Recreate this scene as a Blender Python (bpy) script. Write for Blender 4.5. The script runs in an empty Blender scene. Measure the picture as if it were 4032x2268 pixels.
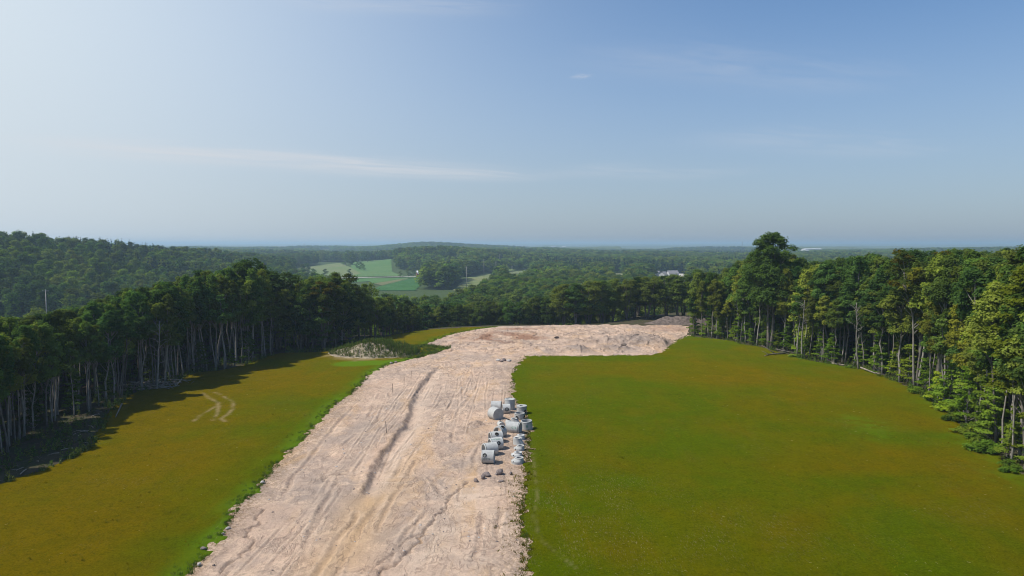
import bpy, bmesh, math, random
import numpy as np
from mathutils import Vector, Matrix, Quaternion
R = math.radians
CAM_H = 25.0
# ------------------------------------------------------------------ noise
def _h(ix, iy, seed):
    n = (ix.astype(np.int64) * 374761393 + iy.astype(np.int64) * 668265263 + seed * 974634777) & 0xFFFFFFFF
    n = ((n ^ (n >> 13)) * 1274126177) & 0xFFFFFFFF
    n = n ^ (n >> 16)
    return (n & 0xFFFFFF) / float(0xFFFFFF)
def vnoise(x, y, seed=0):
    x = np.asarray(x, float); y = np.asarray(y, float)
    ix = np.floor(x); iy = np.floor(y); fx = x - ix; fy = y - iy
    u = fx * fx * fx * (fx * (fx * 6 - 15) + 10); v = fy * fy * fy * (fy * (fy * 6 - 15) + 10)
    a = _h(ix, iy, seed); b = _h(ix + 1, iy, seed); c = _h(ix, iy + 1, seed); d = _h(ix + 1, iy + 1, seed)
    return (a * (1 - u) + b * u) * (1 - v) + (c * (1 - u) + d * u) * v      # 0..1
def fbm(x, y, seed=0, octv=4, gain=.5):
    s = 0; a = 1; t = 0
    for k in range(octv):
        s = s + a * vnoise(x * 2 ** k + 17.3 * k, y * 2 ** k - 9.1 * k, seed + k * 31); t += a; a *= gain
    return s / t
def smooth(t):
    t = np.clip(t, 0, 1); return t * t * (3 - 2 * t)
# ------------------------------------------------------------------ site survey, metres east (x) and north (y) of the viewpoint
LEFT_EDGE = [(-53.6, 40), (-53.3, 69.7), (-51.6, 76.7), (-52.1, 83), (-59.8, 99.9), (-64.3, 113.1), (-61.3, 118.5), (-61.8, 131.1), (-56.4, 134.9), (-53.1, 154.7), (-41.7, 157), (-34.6, 180.4)]
RIGHT_EDGE = [(54, 40), (55.5, 72.6), (56.9, 78.3), (60.5, 88.2), (63.9, 98), (69.4, 115.9), (70.2, 134.9), (67.6, 138.4), (63.1, 146.6), (61.3, 161.1), (57.4, 169.5), (56.5, 175.1), (47.9, 185.1)]
SAND_L = [(-24.5, 30), (-24.5, 50), (-24.5, 53.3), (-25, 57), (-25.4, 59.4), (-25.9, 62.9), (-26, 69.1), (-26.6, 77.2), (-26.8, 86.2), (-27.4, 96), (-27.6, 103.8), (-26.7, 115), (-27, 123), (-26.9, 131.1), (-25.3, 140.3), (-22, 147.1), (-18.2, 154.7), (-15.2, 163.6), (-21.8, 168.2), (-19.4, 178.1), (-16.6, 187.6), (-11.4, 196.2), (-4.4, 204.8)]
SAND_R = [(53.2, 206.5), (49.5, 195), (47.9, 185.1), (42, 174.4), (36, 158.7), (32.4, 152.4), (3.2, 150.8), (.6, 135.7), (.15, 127.1), (.35, 117.2), (-.3, 114), (.9, 105.9), (2.1, 97.3), (2.4, 91.1), (1.9, 79.5), (1.8, 72.2), (1.2, 68.3), (.8, 60.7), (1.35, 54.7), (1.3, 50), (1.3, 30)]
STRIP_TOP = [(-34.6, 180.4), (-31, 190.1), (-23, 198.1), (-12.8, 202.8), (-4.4, 204.8)]
SAND = SAND_L + [(17, 207.0), (36, 206.2)] + SAND_R
GRASS_L = SAND_L[:18] + [(-21.8, 168.2), (-38, 168)] + LEFT_EDGE[::-1][1:]
GRASS_S = [(-38, 166), (-21.8, 167)] + SAND_L[18:] + STRIP_TOP[::-1][1:]
GRASS_R = RIGHT_EDGE + SAND_R[2:]
def seg_dist(x, y, pts, closed=False):
    x = np.asarray(x, float); y = np.asarray(y, float)
    d = np.full(x.shape, 1e9); n = len(pts)
    for i in range(n if closed else n - 1):
        ax, ay = pts[i]; bx, by = pts[(i + 1) % n]
        vx, vy = bx - ax, by - ay
        t = np.clip(((x - ax) * vx + (y - ay) * vy) / (vx * vx + vy * vy + 1e-12), 0, 1)
        d = np.minimum(d, (x - ax - t * vx) ** 2 + (y - ay - t * vy) ** 2)
    return np.sqrt(d)
def inside(x, y, pts):
    x = np.asarray(x, float); y = np.asarray(y, float)
    r = np.zeros(x.shape, bool); n = len(pts)
    for i in range(n):
        ax, ay = pts[i]; bx, by = pts[(i + 1) % n]
        if ay == by: continue
        c = ((ay > y) != (by > y)) & (x < (bx - ax) * (y - ay) / (by - ay) + ax)
        r ^= c
    return r
def sdf(x, y, pts):
    d = seg_dist(x, y, pts, True)
    return np.where(inside(x, y, pts), d, -d)
_le = np.array(LEFT_EDGE[:9] + [(-53.1, 154.7), (-41, 170), (-34.6, 182), (-26, 200), (-20, 215), (-20, 400)])
_re = np.array(RIGHT_EDGE + [(52, 206), (60, 250)])
def xl(y): return np.interp(y, _le[:, 1], _le[:, 0])
def xr(y): return np.interp(y, _re[:, 1], _re[:, 0])
def far_edge(x): return np.interp(x, [-60, -35, -23, -12.8, -4, 20, 30, 42, 60, 150], [186, 184, 200, 205, 207.5, 208.5, 212, 232, 246, 250])
def terrain(x, y):
    x = np.asarray(x, float); y = np.asarray(y, float)
    plat = .25 * (fbm(x / 22, y / 22, 3, 2) - .5)
    e = xl(y) - x
    pl = 1 - smooth((e - 7) / 75)
    pf = 1 - smooth((y - far_edge(x) - .5) / 46)
    pr = 1 - smooth((x - 190) / 160)
    P = pl * pf * pr
    b = np.interp(y, [0, 250, 600, 950, 1400, 2000, 3000, 6000, 10000, 14000, 26000], [-22, -18, -19, -20, -13, -16, -16, -25, -20, 4, 8])
    amp = np.interp(y, [0, 400, 900, 3000, 9000, 15000], [0, 2, 8, 17, 18, 10])
    rid = (fbm(x / 520 + 3.1, y / 700, 11, 3) - .5) * 2 * amp
    rid = rid * (1 - np.exp(-((x + 200) / 260) ** 2) * smooth((y - 500) / 100) * smooth((1500 - y) / 200))
    b = b + rid
    b = b + 19 * np.exp(-((x + 340) / 260) ** 2 - ((y - 3000) / 450) ** 2)
    b = b + 17 * np.exp(-((x + 140) / 130) ** 2 - ((y - 1270) / 160) ** 2)
    H = np.interp(y, [0, 533, 700, 943, 1061, 1200, 1350], [15, 14, 6, -7, -18, -27, -30])
    hill = -25 + (H + 25) * smooth((-x - 195) / 205) + 5 * (fbm(x / 60, y / 60, 21, 3) - .5) * smooth((-x - 200) / 100)
    b = np.where(x < -150, np.maximum(b - 7 * smooth((-x - 150) / 60) * smooth((900 - y) / 200), hill), b)
    return P * plat + (1 - P) * b
# ------------------------------------------------------------------ scene, helpers
sc = bpy.context.scene
C = sc.collection
rng = np.random.default_rng(7)
random.seed(5)
def mesh_np(name, V, F, attrs=None, smooth_shade=False, mats=None, mat_index=None):
    """V (n,3); F (m,k) array, k = 3 or 4"""
    me = bpy.data.meshes.new(name)
    V = np.asarray(V, np.float32); F = np.asarray(F, np.int32)
    me.vertices.add(len(V)); me.vertices.foreach_set('co', V.ravel())
    k = F.shape[1]
    me.loops.add(F.size); me.loops.foreach_set('vertex_index', F.ravel())
    me.polygons.add(len(F)); me.polygons.foreach_set('loop_start', np.arange(0, F.size, k, dtype=np.int32))
    me.polygons.foreach_set('loop_total', np.full(len(F), k, np.int32))
    if smooth_shade: me.polygons.foreach_set('use_smooth', np.ones(len(F), bool))
    for m in mats or []: me.materials.append(m)
    if mat_index is not None: me.polygons.foreach_set('material_index', np.asarray(mat_index, np.int32))
    for an, (dom, val) in (attrs or {}).items():
        at = me.attributes.new(an, 'FLOAT', dom); at.data.foreach_set('value', np.asarray(val, np.float32))
    me.update(calc_edges=True)
    return me
def link(name, me, parent=None, loc=None, rot=None, scale=None):
    o = bpy.data.objects.new(name, me); C.objects.link(o)
    if parent is not None: o.parent = parent
    if loc is not None: o.location = loc
    if rot is not None: o.rotation_euler = rot
    if scale is not None: o.scale = scale
    return o
def tag(o, label=None, cat=None, group=None, kind=None):
    if label: o['label'] = label
    if cat: o['category'] = cat
    if group: o['group'] = group
    if kind: o['kind'] = kind
    return o
def empty(name, loc, rot=(0, 0, 0), scale=(1, 1, 1)):
    o = bpy.data.objects.new(name, None); C.objects.link(o)
    o.location = loc; o.rotation_euler = rot; o.scale = scale; o.empty_display_size = .3
    return o
class MB:
    """collects quads / triangles of one part"""
    def __init__(s): s.v = []; s.f = []
    def add(s, v, f):
        b = len(s.v); s.v += [tuple(p) for p in v]; s.f += [tuple(i + b for i in q) for q in f]
    def tube(s, pts, rad, n=7, cap=True):
        pts = [Vector(p) for p in pts]; rings = []
        for i, p in enumerate(pts):
            t = (pts[min(i + 1, len(pts) - 1)] - pts[max(i - 1, 0)]).normalized()
            a = t.cross(Vector((.31, .95, .05))); a = a.normalized() if a.length > 1e-4 else Vector((1, 0, 0))
            b = t.cross(a)
            rings.append([p + (a * math.cos(2 * math.pi * k / n) + b * math.sin(2 * math.pi * k / n)) * rad[i] for k in range(n)])
        v = [q for r in rings for q in r]; f = []
        for i in range(len(pts) - 1):
            for k in range(n): f.append((i * n + k, i * n + (k + 1) % n, (i + 1) * n + (k + 1) % n, (i + 1) * n + k))
        if cap: f.append(tuple(range(n))[::-1]); f.append(tuple((len(pts) - 1) * n + k for k in range(n)))
        s.add(v, f)
    def box(s, lo, hi):
        x0, y0, z0 = lo; x1, y1, z1 = hi
        s.add([(x0, y0, z0), (x1, y0, z0), (x1, y1, z0), (x0, y1, z0), (x0, y0, z1), (x1, y0, z1), (x1, y1, z1), (x0, y1, z1)],
              [(3, 2, 1, 0), (4, 5, 6, 7), (0, 1, 5, 4), (1, 2, 6, 5), (2, 3, 7, 6), (3, 0, 4, 7)])
    def mesh(s, name, mat, smooth_shade=False):
        me = bpy.data.meshes.new(name); me.from_pydata(s.v, [], s.f)
        if mat: me.materials.append(mat)
        if smooth_shade:
            for p in me.polygons: p.use_smooth = True
        me.update(); return me
# ------------------------------------------------------------------ materials
def newmat(name):
    m = bpy.data.materials.new(name); m.use_nodes = True; nt = m.node_tree; nt.nodes.clear()
    out = nt.nodes.new('ShaderNodeOutputMaterial'); return m, nt, out
def nd(nt, t, **kw):
    n = nt.nodes.new(t)
    for k, v in kw.items():
        if k.startswith('i_'):
            key = k[2:]; key = int(key) if key.isdigit() else key.replace('_', ' ')
            n.inputs[key].default_value = v
        else: setattr(n, k, v)
    return n
def L(nt, a, b): nt.links.new(a, b)
def noise(nt, vec, scale, detail=4, rough=.55, dist=0):
    n = nd(nt, 'ShaderNodeTexNoise', i_Scale=scale, i_Detail=detail, i_Roughness=rough, i_Distortion=dist)
    if vec is not None: L(nt, vec, n.inputs['Vector'])
    return n.outputs['Fac']
def ramp(nt, fac, stops):
    r = nd(nt, 'ShaderNodeValToRGB'); e = r.color_ramp.elements
    while len(e) < len(stops): e.new(.5)
    for k, (p, c) in enumerate(stops):
        e[k].position = p; e[k].color = (c, c, c, 1) if not isinstance(c, tuple) else (*c, 1)
    L(nt, fac, r.inputs['Fac']); return r.outputs['Color']
def mix(nt, fac, a, b, mode='MIX'):
    m = nd(nt, 'ShaderNodeMix', data_type='RGBA', blend_type=mode)
    for s, v in ((m.inputs[0], fac), (m.inputs[6], a), (m.inputs[7], b)):
        if isinstance(v, (int, float)): s.default_value = v
        elif isinstance(v, tuple): s.default_value = (*v, 1)
        else: L(nt, v, s)
    return m.outputs[2]
def mth(nt, op, a, b=0.0, c=None):
    m = nd(nt, 'ShaderNodeMath', operation=op)
    for k, v in enumerate((a, b) if c is None else (a, b, c)):
        if isinstance(v, (int, float)): m.inputs[k].default_value = v
        else: L(nt, v, m.inputs[k])
    return m.outputs[0]
def attr(nt, name): return nd(nt, 'ShaderNodeAttribute', attribute_name=name).outputs['Fac']
def objvec(nt): return nd(nt, 'ShaderNodeTexCoord').outputs['Object']
def mapping(nt, vec, scale=(1, 1, 1), rot=(0, 0, 0)):
    m = nd(nt, 'ShaderNodeMapping', i_Scale=scale, i_Rotation=rot); L(nt, vec, m.inputs['Vector']); return m.outputs['Vector']
def bump(nt, h, dist=.1, strength=1.0, prev=None):
    b = nd(nt, 'ShaderNodeBump', i_Strength=strength, i_Distance=dist); L(nt, h, b.inputs['Height'])
    if prev is not None: L(nt, prev, b.inputs['Normal'])
    return b.outputs['Normal']
def bsdf(nt, out, col, rough=.9, normal=None, spec=.2):
    p = nd(nt, 'ShaderNodeBsdfPrincipled', i_Roughness=rough)
    p.inputs['Specular IOR Level'].default_value = spec
    if isinstance(col, tuple): p.inputs['Base Color'].default_value = (*col, 1)
    else: L(nt, col, p.inputs['Base Color'])
    if normal is not None: L(nt, normal, p.inputs['Normal'])
    L(nt, p.outputs['BSDF'], out.inputs['Surface']); return p

def mat_sand():
    m, nt, out = newmat('sandy_subsoil'); v = objvec(nt)
    wv = nd(nt, 'ShaderNodeVectorMath', operation='ADD'); L(nt, v, wv.inputs[0])
    wn = nd(nt, 'ShaderNodeTexNoise', i_Scale=.35, i_Detail=4.0); L(nt, v, wn.inputs['Vector']); ws = nd(nt, 'ShaderNodeVectorMath', operation='SCALE', i_Scale=2.6); L(nt, wn.outputs['Color'], ws.inputs[0]); L(nt, ws.outputs[0], wv.inputs[1])
    wp = wv.outputs[0]
    def crease(scale, width, stretch=(1, .55, 1), rot=.35):   # thin wandering lines where a noise crosses its middle value
        n = noise(nt, mapping(nt, wp, stretch, (0, 0, rot)), scale, 4, .6)
        return ramp(nt, mth(nt, 'ABSOLUTE', mth(nt, 'SUBTRACT', n, .5)), [(0.0, 1.0), (width, 0.0)])
    c = mix(nt, ramp(nt, noise(nt, v, .09, 5, .6, .6), [(.40, 0.0), (.58, 1.0)]), (.485, .362, .282), (.36, .292, .248))
    c = mix(nt, mth(nt, 'MULTIPLY', ramp(nt, noise(nt, mapping(nt, v, (.16, .045, 1)), 1, 4, .6, 1.2), [(.52, 0.0), (.66, 1.0)]), .75), c, (.485, .33, .19))
    c = mix(nt, ramp(nt, noise(nt, wp, .45, 6, .7, .8), [(.48, 0.0), (.66, .85)]), c, (.63, .485, .37))
    c = mix(nt, ramp(nt, noise(nt, mapping(nt, wp, (1, .4, 1), (0, 0, .2)), .9, 8, .75, 1.0), [(.52, 0.0), (.64, .7)]), c, (.27, .212, .178))
    c = mix(nt, ramp(nt, noise(nt, v, 4.5, 5, .75), [(.30, .55), (.47, 0.0)]), c, (.17, .128, .105))
    c = mix(nt, ramp(nt, noise(nt, v, 3.3, 5, .75), [(.56, 0.0), (.7, .5)]), c, (.60, .49, .40))
    c = mix(nt, attr(nt, 'grey'), c, (.24, .208, .19))
    c = mix(nt, attr(nt, 'brown'), c, (.25, .145, .098))
    c = mix(nt, attr(nt, 'tan'), c, (.47, .325, .185))
    c = mix(nt, attr(nt, 'pale'), c, (.55, .445, .36))
    patch = ramp(nt, noise(nt, v, .22, 4, .6), [(.42, .15), (.6, 1.0)])
    k1 = mth(nt, 'MULTIPLY', crease(.5, .018, (1, .3, 1), .25), patch); k2 = mth(nt, 'MULTIPLY', crease(1.2, .022, (.4, 1, 1), .1), patch); k3 = crease(.28, .012, (1, .35, 1), .3)
    ks = mth(nt, 'MINIMUM', mth(nt, 'ADD', mth(nt, 'ADD', k1, mth(nt, 'MULTIPLY', k2, .6)), k3), 1.0)
    c = mix(nt, mth(nt, 'MULTIPLY', ks, .38), c, (.16, .112, .09))
    sp = ramp(nt, noise(nt, v, 3.2, 5, .8), [(.47, 0.0), (.56, 1.0)])
    c = mix(nt, mth(nt, 'MULTIPLY', sp, attr(nt, 'margin')), c, (.18, .125, .06))
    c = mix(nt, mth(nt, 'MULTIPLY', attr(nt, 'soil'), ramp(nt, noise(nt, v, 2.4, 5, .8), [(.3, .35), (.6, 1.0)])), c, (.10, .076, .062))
    c = mix(nt, 1.0, c, (1.12, 1.05, .98), 'MULTIPLY')
    h = mth(nt, 'SUBTRACT', noise(nt, wp, 2.0, 9, .75, .6), mth(nt, 'MULTIPLY', ks, .22))
    n1 = bump(nt, h, .24, .9)
    n2 = bump(nt, noise(nt, v, 11, 4, .7), .05, 1.0, n1)
    bsdf(nt, out, c, .95, n2, .1); return m
def mat_grass():
    m, nt, out = newmat('mown_grass'); v = objvec(nt)
    a = noise(nt, mapping(nt, v, (.032, .05, 1), (0, 0, .5)), 1, 4, .55, .5)
    a = mth(nt, 'ADD', a, attr(nt, 'warm'))
    c = mix(nt, ramp(nt, a, [(.38, 0.0), (.74, 1.0)]), (.082, .116, .0003), (.160, .110, .0003))
    c = mix(nt, ramp(nt, noise(nt, v, .28, 5, .65, .8), [(.4, 0.0), (.75, .45)]), c, (.064, .075, .0005))
    fine = noise(nt, v, 5.5, 5, .8)
    c = mix(nt, ramp(nt, fine, [(.3, .8), (.5, 0.0)]), c, (.045, .052, .001))
    c = mix(nt, ramp(nt, fine, [(.54, 0.0), (.72, .6)]), c, (.18, .17, .006))
    c = mix(nt, ramp(nt, noise(nt, v, 1.7, 5, .75), [(.33, .5), (.46, 0.0)]), c, (.05, .058, .001))
    c = mix(nt, attr(nt, 'verge'), c, (.10, .175, .006))
    pale = ramp(nt, noise(nt, mapping(nt, v, (5, 1.2, 1)), 1.4, 5, .8), [(.56, 0.0), (.66, 1.0)])
    c = mix(nt, mth(nt, 'MULTIPLY', pale, attr(nt, 'thin')), c, (.24, .19, .10))
    c = mix(nt, attr(nt, 'bare'), c, (.33, .25, .13))
    n1 = bump(nt, noise(nt, v, 4.0, 7, .85), .30, .9)
    n2 = bump(nt, noise(nt, v, .6, 4, .6), .35, .6, n1)
    bsdf(nt, out, c, 1.0, n2, 0.0); return m
def mat_ground():
    m, nt, out = newmat('woodland_floor'); v = objvec(nt)
    c = mix(nt, ramp(nt, noise(nt, v, .35, 5, .7), [(.4, 0.0), (.62, 1.0)]), (.075, .055, .036), (.045, .055, .02))
    c = mix(nt, ramp(nt, noise(nt, v, 1.7, 5, .8), [(.56, 0.0), (.68, .8)]), c, (.17, .135, .10))
    fld = ramp(nt, noise(nt, mapping(nt, v, (1, .35, 1)), .0045, 3, .5), [(.52, 0.0), (.56, 1.0)])
    c = mix(nt, attr(nt, 'meadow'), c, mix(nt, fld, (.05, .075, .022), (.15, .20, .07)))
    bsdf(nt, out, c, .95, bump(nt, noise(nt, v, 1.6, 6, .8), .3, .8), .1); return m
def mat_leaf(name, dark, light, warm=(.12, .12, .018), trans=.28):
    m, nt, out = newmat(name); oi = nd(nt, 'ShaderNodeObjectInfo')
    c = mix(nt, attr(nt, 'tint'), dark, light)
    c = mix(nt, ramp(nt, oi.outputs['Random'], [(.3, 0.0), (1.0, .9)]), c, warm)
    rv = nd(nt, 'ShaderNodeHueSaturation'); L(nt, c, rv.inputs['Color'])
    L(nt, mth(nt, 'MULTIPLY_ADD', mth(nt, 'FRACT', mth(nt, 'MULTIPLY', oi.outputs['Random'], 37.7)), .8, .62), rv.inputs['Value'])
    c = mix(nt, 1.0, rv.outputs['Color'], oi.outputs['Color'], 'MULTIPLY')
    d = nd(nt, 'ShaderNodeBsdfDiffuse', i_Roughness=.6); t = nd(nt, 'ShaderNodeBsdfTranslucent')
    L(nt, c, d.inputs['Color']); L(nt, mix(nt, 1.0, c, (1.15, 1.25, .6), 'MULTIPLY'), t.inputs['Color'])
    s = nd(nt, 'ShaderNodeMixShader', i_0=trans); L(nt, d.outputs[0], s.inputs[1]); L(nt, t.outputs[0], s.inputs[2])
    L(nt, s.outputs[0], out.inputs['Surface']); return m
def mat_noise(name, a, b, scale=3, rough=.9, bd=.02, bs=.6, stretch=(1, 1, 1), detail=6):
    m, nt, out = newmat(name); v = mapping(nt, objvec(nt), stretch)
    n = noise(nt, v, scale, detail, .7)
    bsdf(nt, out, mix(nt, ramp(nt, n, [(.35, 0.0), (.65, 1.0)]), a, b), rough, bump(nt, n, bd, bs), .2); return m
def mat_concrete():
    m, nt, out = newmat('precast_concrete'); v = objvec(nt); oi = nd(nt, 'ShaderNodeObjectInfo')
    c = mix(nt, ramp(nt, noise(nt, v, 1.6, 6, .65), [(.3, 0.0), (.7, 1.0)]), (.33, .33, .315), (.48, .48, .46))
    c = mix(nt, ramp(nt, noise(nt, mapping(nt, v, (6, 6, .6)), 1.2, 5, .7), [(.55, 0.0), (.75, .45)]), c, (.27, .26, .24))
    c = mix(nt, ramp(nt, noise(nt, v, 16, 3, .6), [(.62, 0.0), (.7, .4)]), c, (.2, .2, .19))
    h = nd(nt, 'ShaderNodeHueSaturation'); L(nt, c, h.inputs['Color']); L(nt, mth(nt, 'MULTIPLY_ADD', oi.outputs['Random'], .25, .88), h.inputs['Value'])
    bsdf(nt, out, h.outputs['Color'], .85, bump(nt, noise(nt, v, 14, 5, .7), .01, .6), .25); return m
M_SAND = mat_sand(); M_GRASS = mat_grass(); M_GROUND = mat_ground(); M_CONC = mat_concrete()
M_LEAF = mat_leaf('broadleaf', (.042, .090, .022), (.115, .190, .042), (.17, .19, .032), .42)
M_LEAF_Y = mat_leaf('young_leaf', (.065, .125, .014), (.15, .24, .026), (.17, .22, .026), .4)
M_GOLD = mat_leaf('gold_leaf', (.09, .085, .01), (.19, .16, .014), (.16, .13, .012))
M_NEEDLE = mat_leaf('needles', (.022, .045, .022), (.04, .075, .04), (.04, .07, .036), .1)
M_BARK = mat_noise('bark', (.085, .072, .06), (.21, .185, .155), 5, .95, .03, .9, (1, 1, .25))
M_BARK_PALE = mat_noise('pale_bark', (.17, .15, .125), (.34, .31, .27), 4, .95, .03, .9, (1, 1, .3))
M_DEADWOOD = mat_noise('weathered_wood', (.16, .13, .10), (.42, .36, .29), 3, .9, .02, .6, (1, 1, .4))
M_ROCK = mat_noise('fieldstone', (.12, .095, .085), (.27, .22, .20), 2.2, .85, .04, .8)
M_ROCK_PALE = mat_noise('pale_stone', (.30, .27, .25), (.52, .48, .44), 3, .85, .03, .7)
M_RUBBER = mat_noise('rubber_gasket', (.012, .012, .012), (.03, .03, .03), 8, .6, .005, .3)
M_GREENPAINT = mat_noise('green_marking_paint', (.03, .16, .10), (.10, .28, .19), 30, .8, .002, .2)
M_DARKPAINT = mat_noise('dark_marking_paint', (.04, .07, .05), (.13, .17, .13), 30, .8, .002, .2)
M_SOIL = mat_noise('dark_topsoil', (.07, .055, .046), (.19, .15, .125), 1.2, .95, .15, .9)
M_WEED = mat_leaf('weed_leaf', (.045, .09, .015), (.10, .16, .025), (.16, .16, .04), .3)
M_TURF = mat_leaf('turf_blade', (.045, .070, .0006), (.17, .15, .004), (.14, .10, .001), .25)
M_STRAW = mat_noise('dry_straw', (.30, .23, .11), (.5, .41, .24), 6)
M_POLE = mat_noise('pole_wood', (.32, .29, .25), (.46, .42, .37), 2, .9, .01, .3, (1, 1, .2))
M_STAKE = mat_noise('stake_wood', (.09, .075, .06), (.2, .17, .13), 4)
M_RED = mat_noise('red_barn_boards', (.22, .03, .025), (.32, .05, .04), 2, .8, .01, .3, (1, 1, .1))
M_WHITE = mat_noise('white_siding', (.46, .46, .45), (.58, .58, .57), 1.5, .7, .01, .3, (.2, .2, 3))
M_METALROOF = mat_noise('pale_metal_roof', (.62, .63, .65), (.8, .8, .82), 1, .45, .01, .2, (4, .2, 1))
M_SHINGLE = mat_noise('grey_shingles', (.17, .165, .165), (.29, .28, .28), 3, .9, .02, .6)
M_GLASS = mat_noise('window_glass', (.03, .04, .05), (.06, .08, .1), 1, .15, .001, .1)
M_STEEL = mat_noise('painted_steel', (.35, .36, .37), (.5, .5, .52), 1, .6, .005, .3)
M_ASPH = mat_noise('pale_asphalt', (.33, .31, .28), (.44, .42, .38), .4, .9, .02, .4)
# ------------------------------------------------------------------ trees
def rnd_dirs(n, g):
    d = g.normal(size=(n, 3)); return d / np.linalg.norm(d, axis=1, keepdims=True)
def leaf_quads(P, N, S, g, droop=.0):
    n = len(P); N = N + g.normal(size=(n, 3)) * .36; N /= np.linalg.norm(N, axis=1, keepdims=True) + 1e-9
    T = np.cross(N, rnd_dirs(n, g)); T /= np.linalg.norm(T, axis=1, keepdims=True) + 1e-9
    B = np.cross(N, T); S = S[:, None]
    V = np.stack([P + T * S * .55, P + B * S * .34 + N * S * .08, P - T * S * .5, P - B * S * .34 + N * S * .08], 1).reshape(-1, 3)
    return V, np.arange(n * 4).reshape(n, 4)
def crown_mesh(name, clumps, n_leaf, size, g, mat, flat=1.0, gold=None):
    """clumps: (x,y,z,r). Leaf-sized faces on the shells of many clumps, so there are gaps, lit tops and dark undersides"""
    cl = np.array(clumps, float); w = cl[:, 3] ** 2; cnt = np.maximum((n_leaf * w / w.sum()).astype(int), 6)
    Ps, Ns, Ts, Mi = [], [], [], []
    for (x, y, z, r), k in zip(cl, cnt):
        d = rnd_dirs(k, g); d[:, 2] = np.where(d[:, 2] < -.25, -d[:, 2] * .9, d[:, 2])
        ph = g.uniform(0, 50, 3); lump = 1 + .34 * np.sin(d[:, 0] * 4.2 + ph[0]) * np.sin(d[:, 1] * 4.2 + ph[1]) + .2 * np.sin(d[:, 2] * 6 + ph[2])
        rr = r * lump * (.55 + .5 * g.random(k) ** .5)
        p = d * rr[:, None]; p[:, 2] *= flat
        Ps.append(p + (x, y, z)); nn = d * .75; nn[:, 2] += .7; Ns.append(nn)
        t0 = g.uniform(.1, .75); Ts.append(np.clip(t0 + g.normal(0, .16, k), 0, 1))
        Mi.append(np.full(k, 1 if gold is not None and g.random() < gold(x, y, z) else 0))
    P = np.concatenate(Ps); N = np.concatenate(Ns); T = np.concatenate(Ts); mi = np.concatenate(Mi)
    V, F = leaf_quads(P, N, size * g.uniform(.65, 1.35, len(P)), g)
    mats = [mat] + ([M_GOLD] if gold is not None else [])
    return mesh_np(name, V, F, {'tint': ('FACE', T)}, False, mats, mi)
def bent(p0, p1, g, n=6, w=.03):
    p0 = Vector(p0); p1 = Vector(p1); L_ = (p1 - p0).length; o = Vector((0, 0, 0)); pts = []
    for i in range(n + 1):
        if 0 < i < n: o += Vector((g.normal(), g.normal(), 0)) * L_ * w
        t = i / n; pts.append(p0.lerp(p1, t) + o * math.sin(math.pi * min(t * 1.2, 1) * .5) * (1 - t * .5))
    return pts
def tree_meshes(name, seed, H=18, base=.45, Rmax=2.8, ncl=26, cr=(.8, 1.5), n_leaf=5200, leaf=.4, trunk_r=.17, forks=1, flat=.8, mat=None, bark=None,
                skirt=0, prof=None, gold=None, lean=0., limbs=True, tube_n=7):
    g = np.random.default_rng(seed); mat = mat or M_LEAF; bark = bark or M_BARK
    mb = MB(); stems = []
    lx = g.normal() * lean * H; ly = g.normal() * lean * H
    for k in range(forks):
        a = 2 * math.pi * k / forks + g.uniform(0, 6); sp = (0 if forks == 1 else .09 * H * g.uniform(.7, 1.3))
        top = (lx + math.cos(a) * sp, ly + math.sin(a) * sp, H * g.uniform(.9, .97))
        pts = bent((math.cos(a) * trunk_r * .8 * (forks > 1), math.sin(a) * trunk_r * .8 * (forks > 1), -.7), top, g, 7, .018)
        nP = len(pts); mb.tube(pts, [trunk_r * (1.45 if i == 0 else 1.0) * (1 - .86 * i / (nP - 1)) + .012 for i in range(nP)], tube_n)
        stems.append(pts)
    prof = prof or (lambda t: (math.sin(math.pi * min(1, .18 + .82 * t)) ** .7 * (1 - .25 * t)))
    cl = []
    for i in range(ncl):
        t = (i + g.random()) / ncl; z = H * (base + (1 - base) * t * .97)
        st = stems[g.integers(len(stems))]; f = min(z / H, .96) * (len(st) - 1); i0 = int(f); q = st[i0].lerp(st[min(i0 + 1, len(st) - 1)], f - i0)
        a = g.uniform(0, 6.283); d = Rmax * prof(t) * g.uniform(.35, 1.0); r = g.uniform(*cr) * (1 - .3 * t)
        c = Vector((q.x + math.cos(a) * d, q.y + math.sin(a) * d, min(z, H - r * flat * .8)))
        cl.append((c.x, c.y, c.z, r))
        if limbs and (i % 2 == 0 or d > Rmax * .5):
            zb = max(z - d * g.uniform(.5, 1.1), H * base * .75); f = zb / H * (len(st) - 1); i0 = int(f); q0 = st[i0].lerp(st[min(i0 + 1, len(st) - 1)], f - i0)
            mid = q0.lerp(c, .5) + Vector((0, 0, -.08 * d)); mb.tube([q0, mid, c], [.055 * H / 18 + .03, .04, .015], 4, False)
    for i in range(skirt):
        z = H * base * g.uniform(.08, 1.0); a = g.uniform(0, 6.283); d = g.uniform(.5, 1.9)
        cl.append((lx * z / H + math.cos(a) * d, ly * z / H + math.sin(a) * d, z, g.uniform(.45, .95)))
        mb.tube([(lx * z / H, ly * z / H, z - .3), (lx * z / H + math.cos(a) * d, ly * z / H + math.sin(a) * d, z)], [.03, .012], 4, False)
    return mb.mesh(name + '_trunk', bark, True), crown_mesh(name + '_crown', cl, n_leaf, leaf, g, mat, flat, gold)
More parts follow.
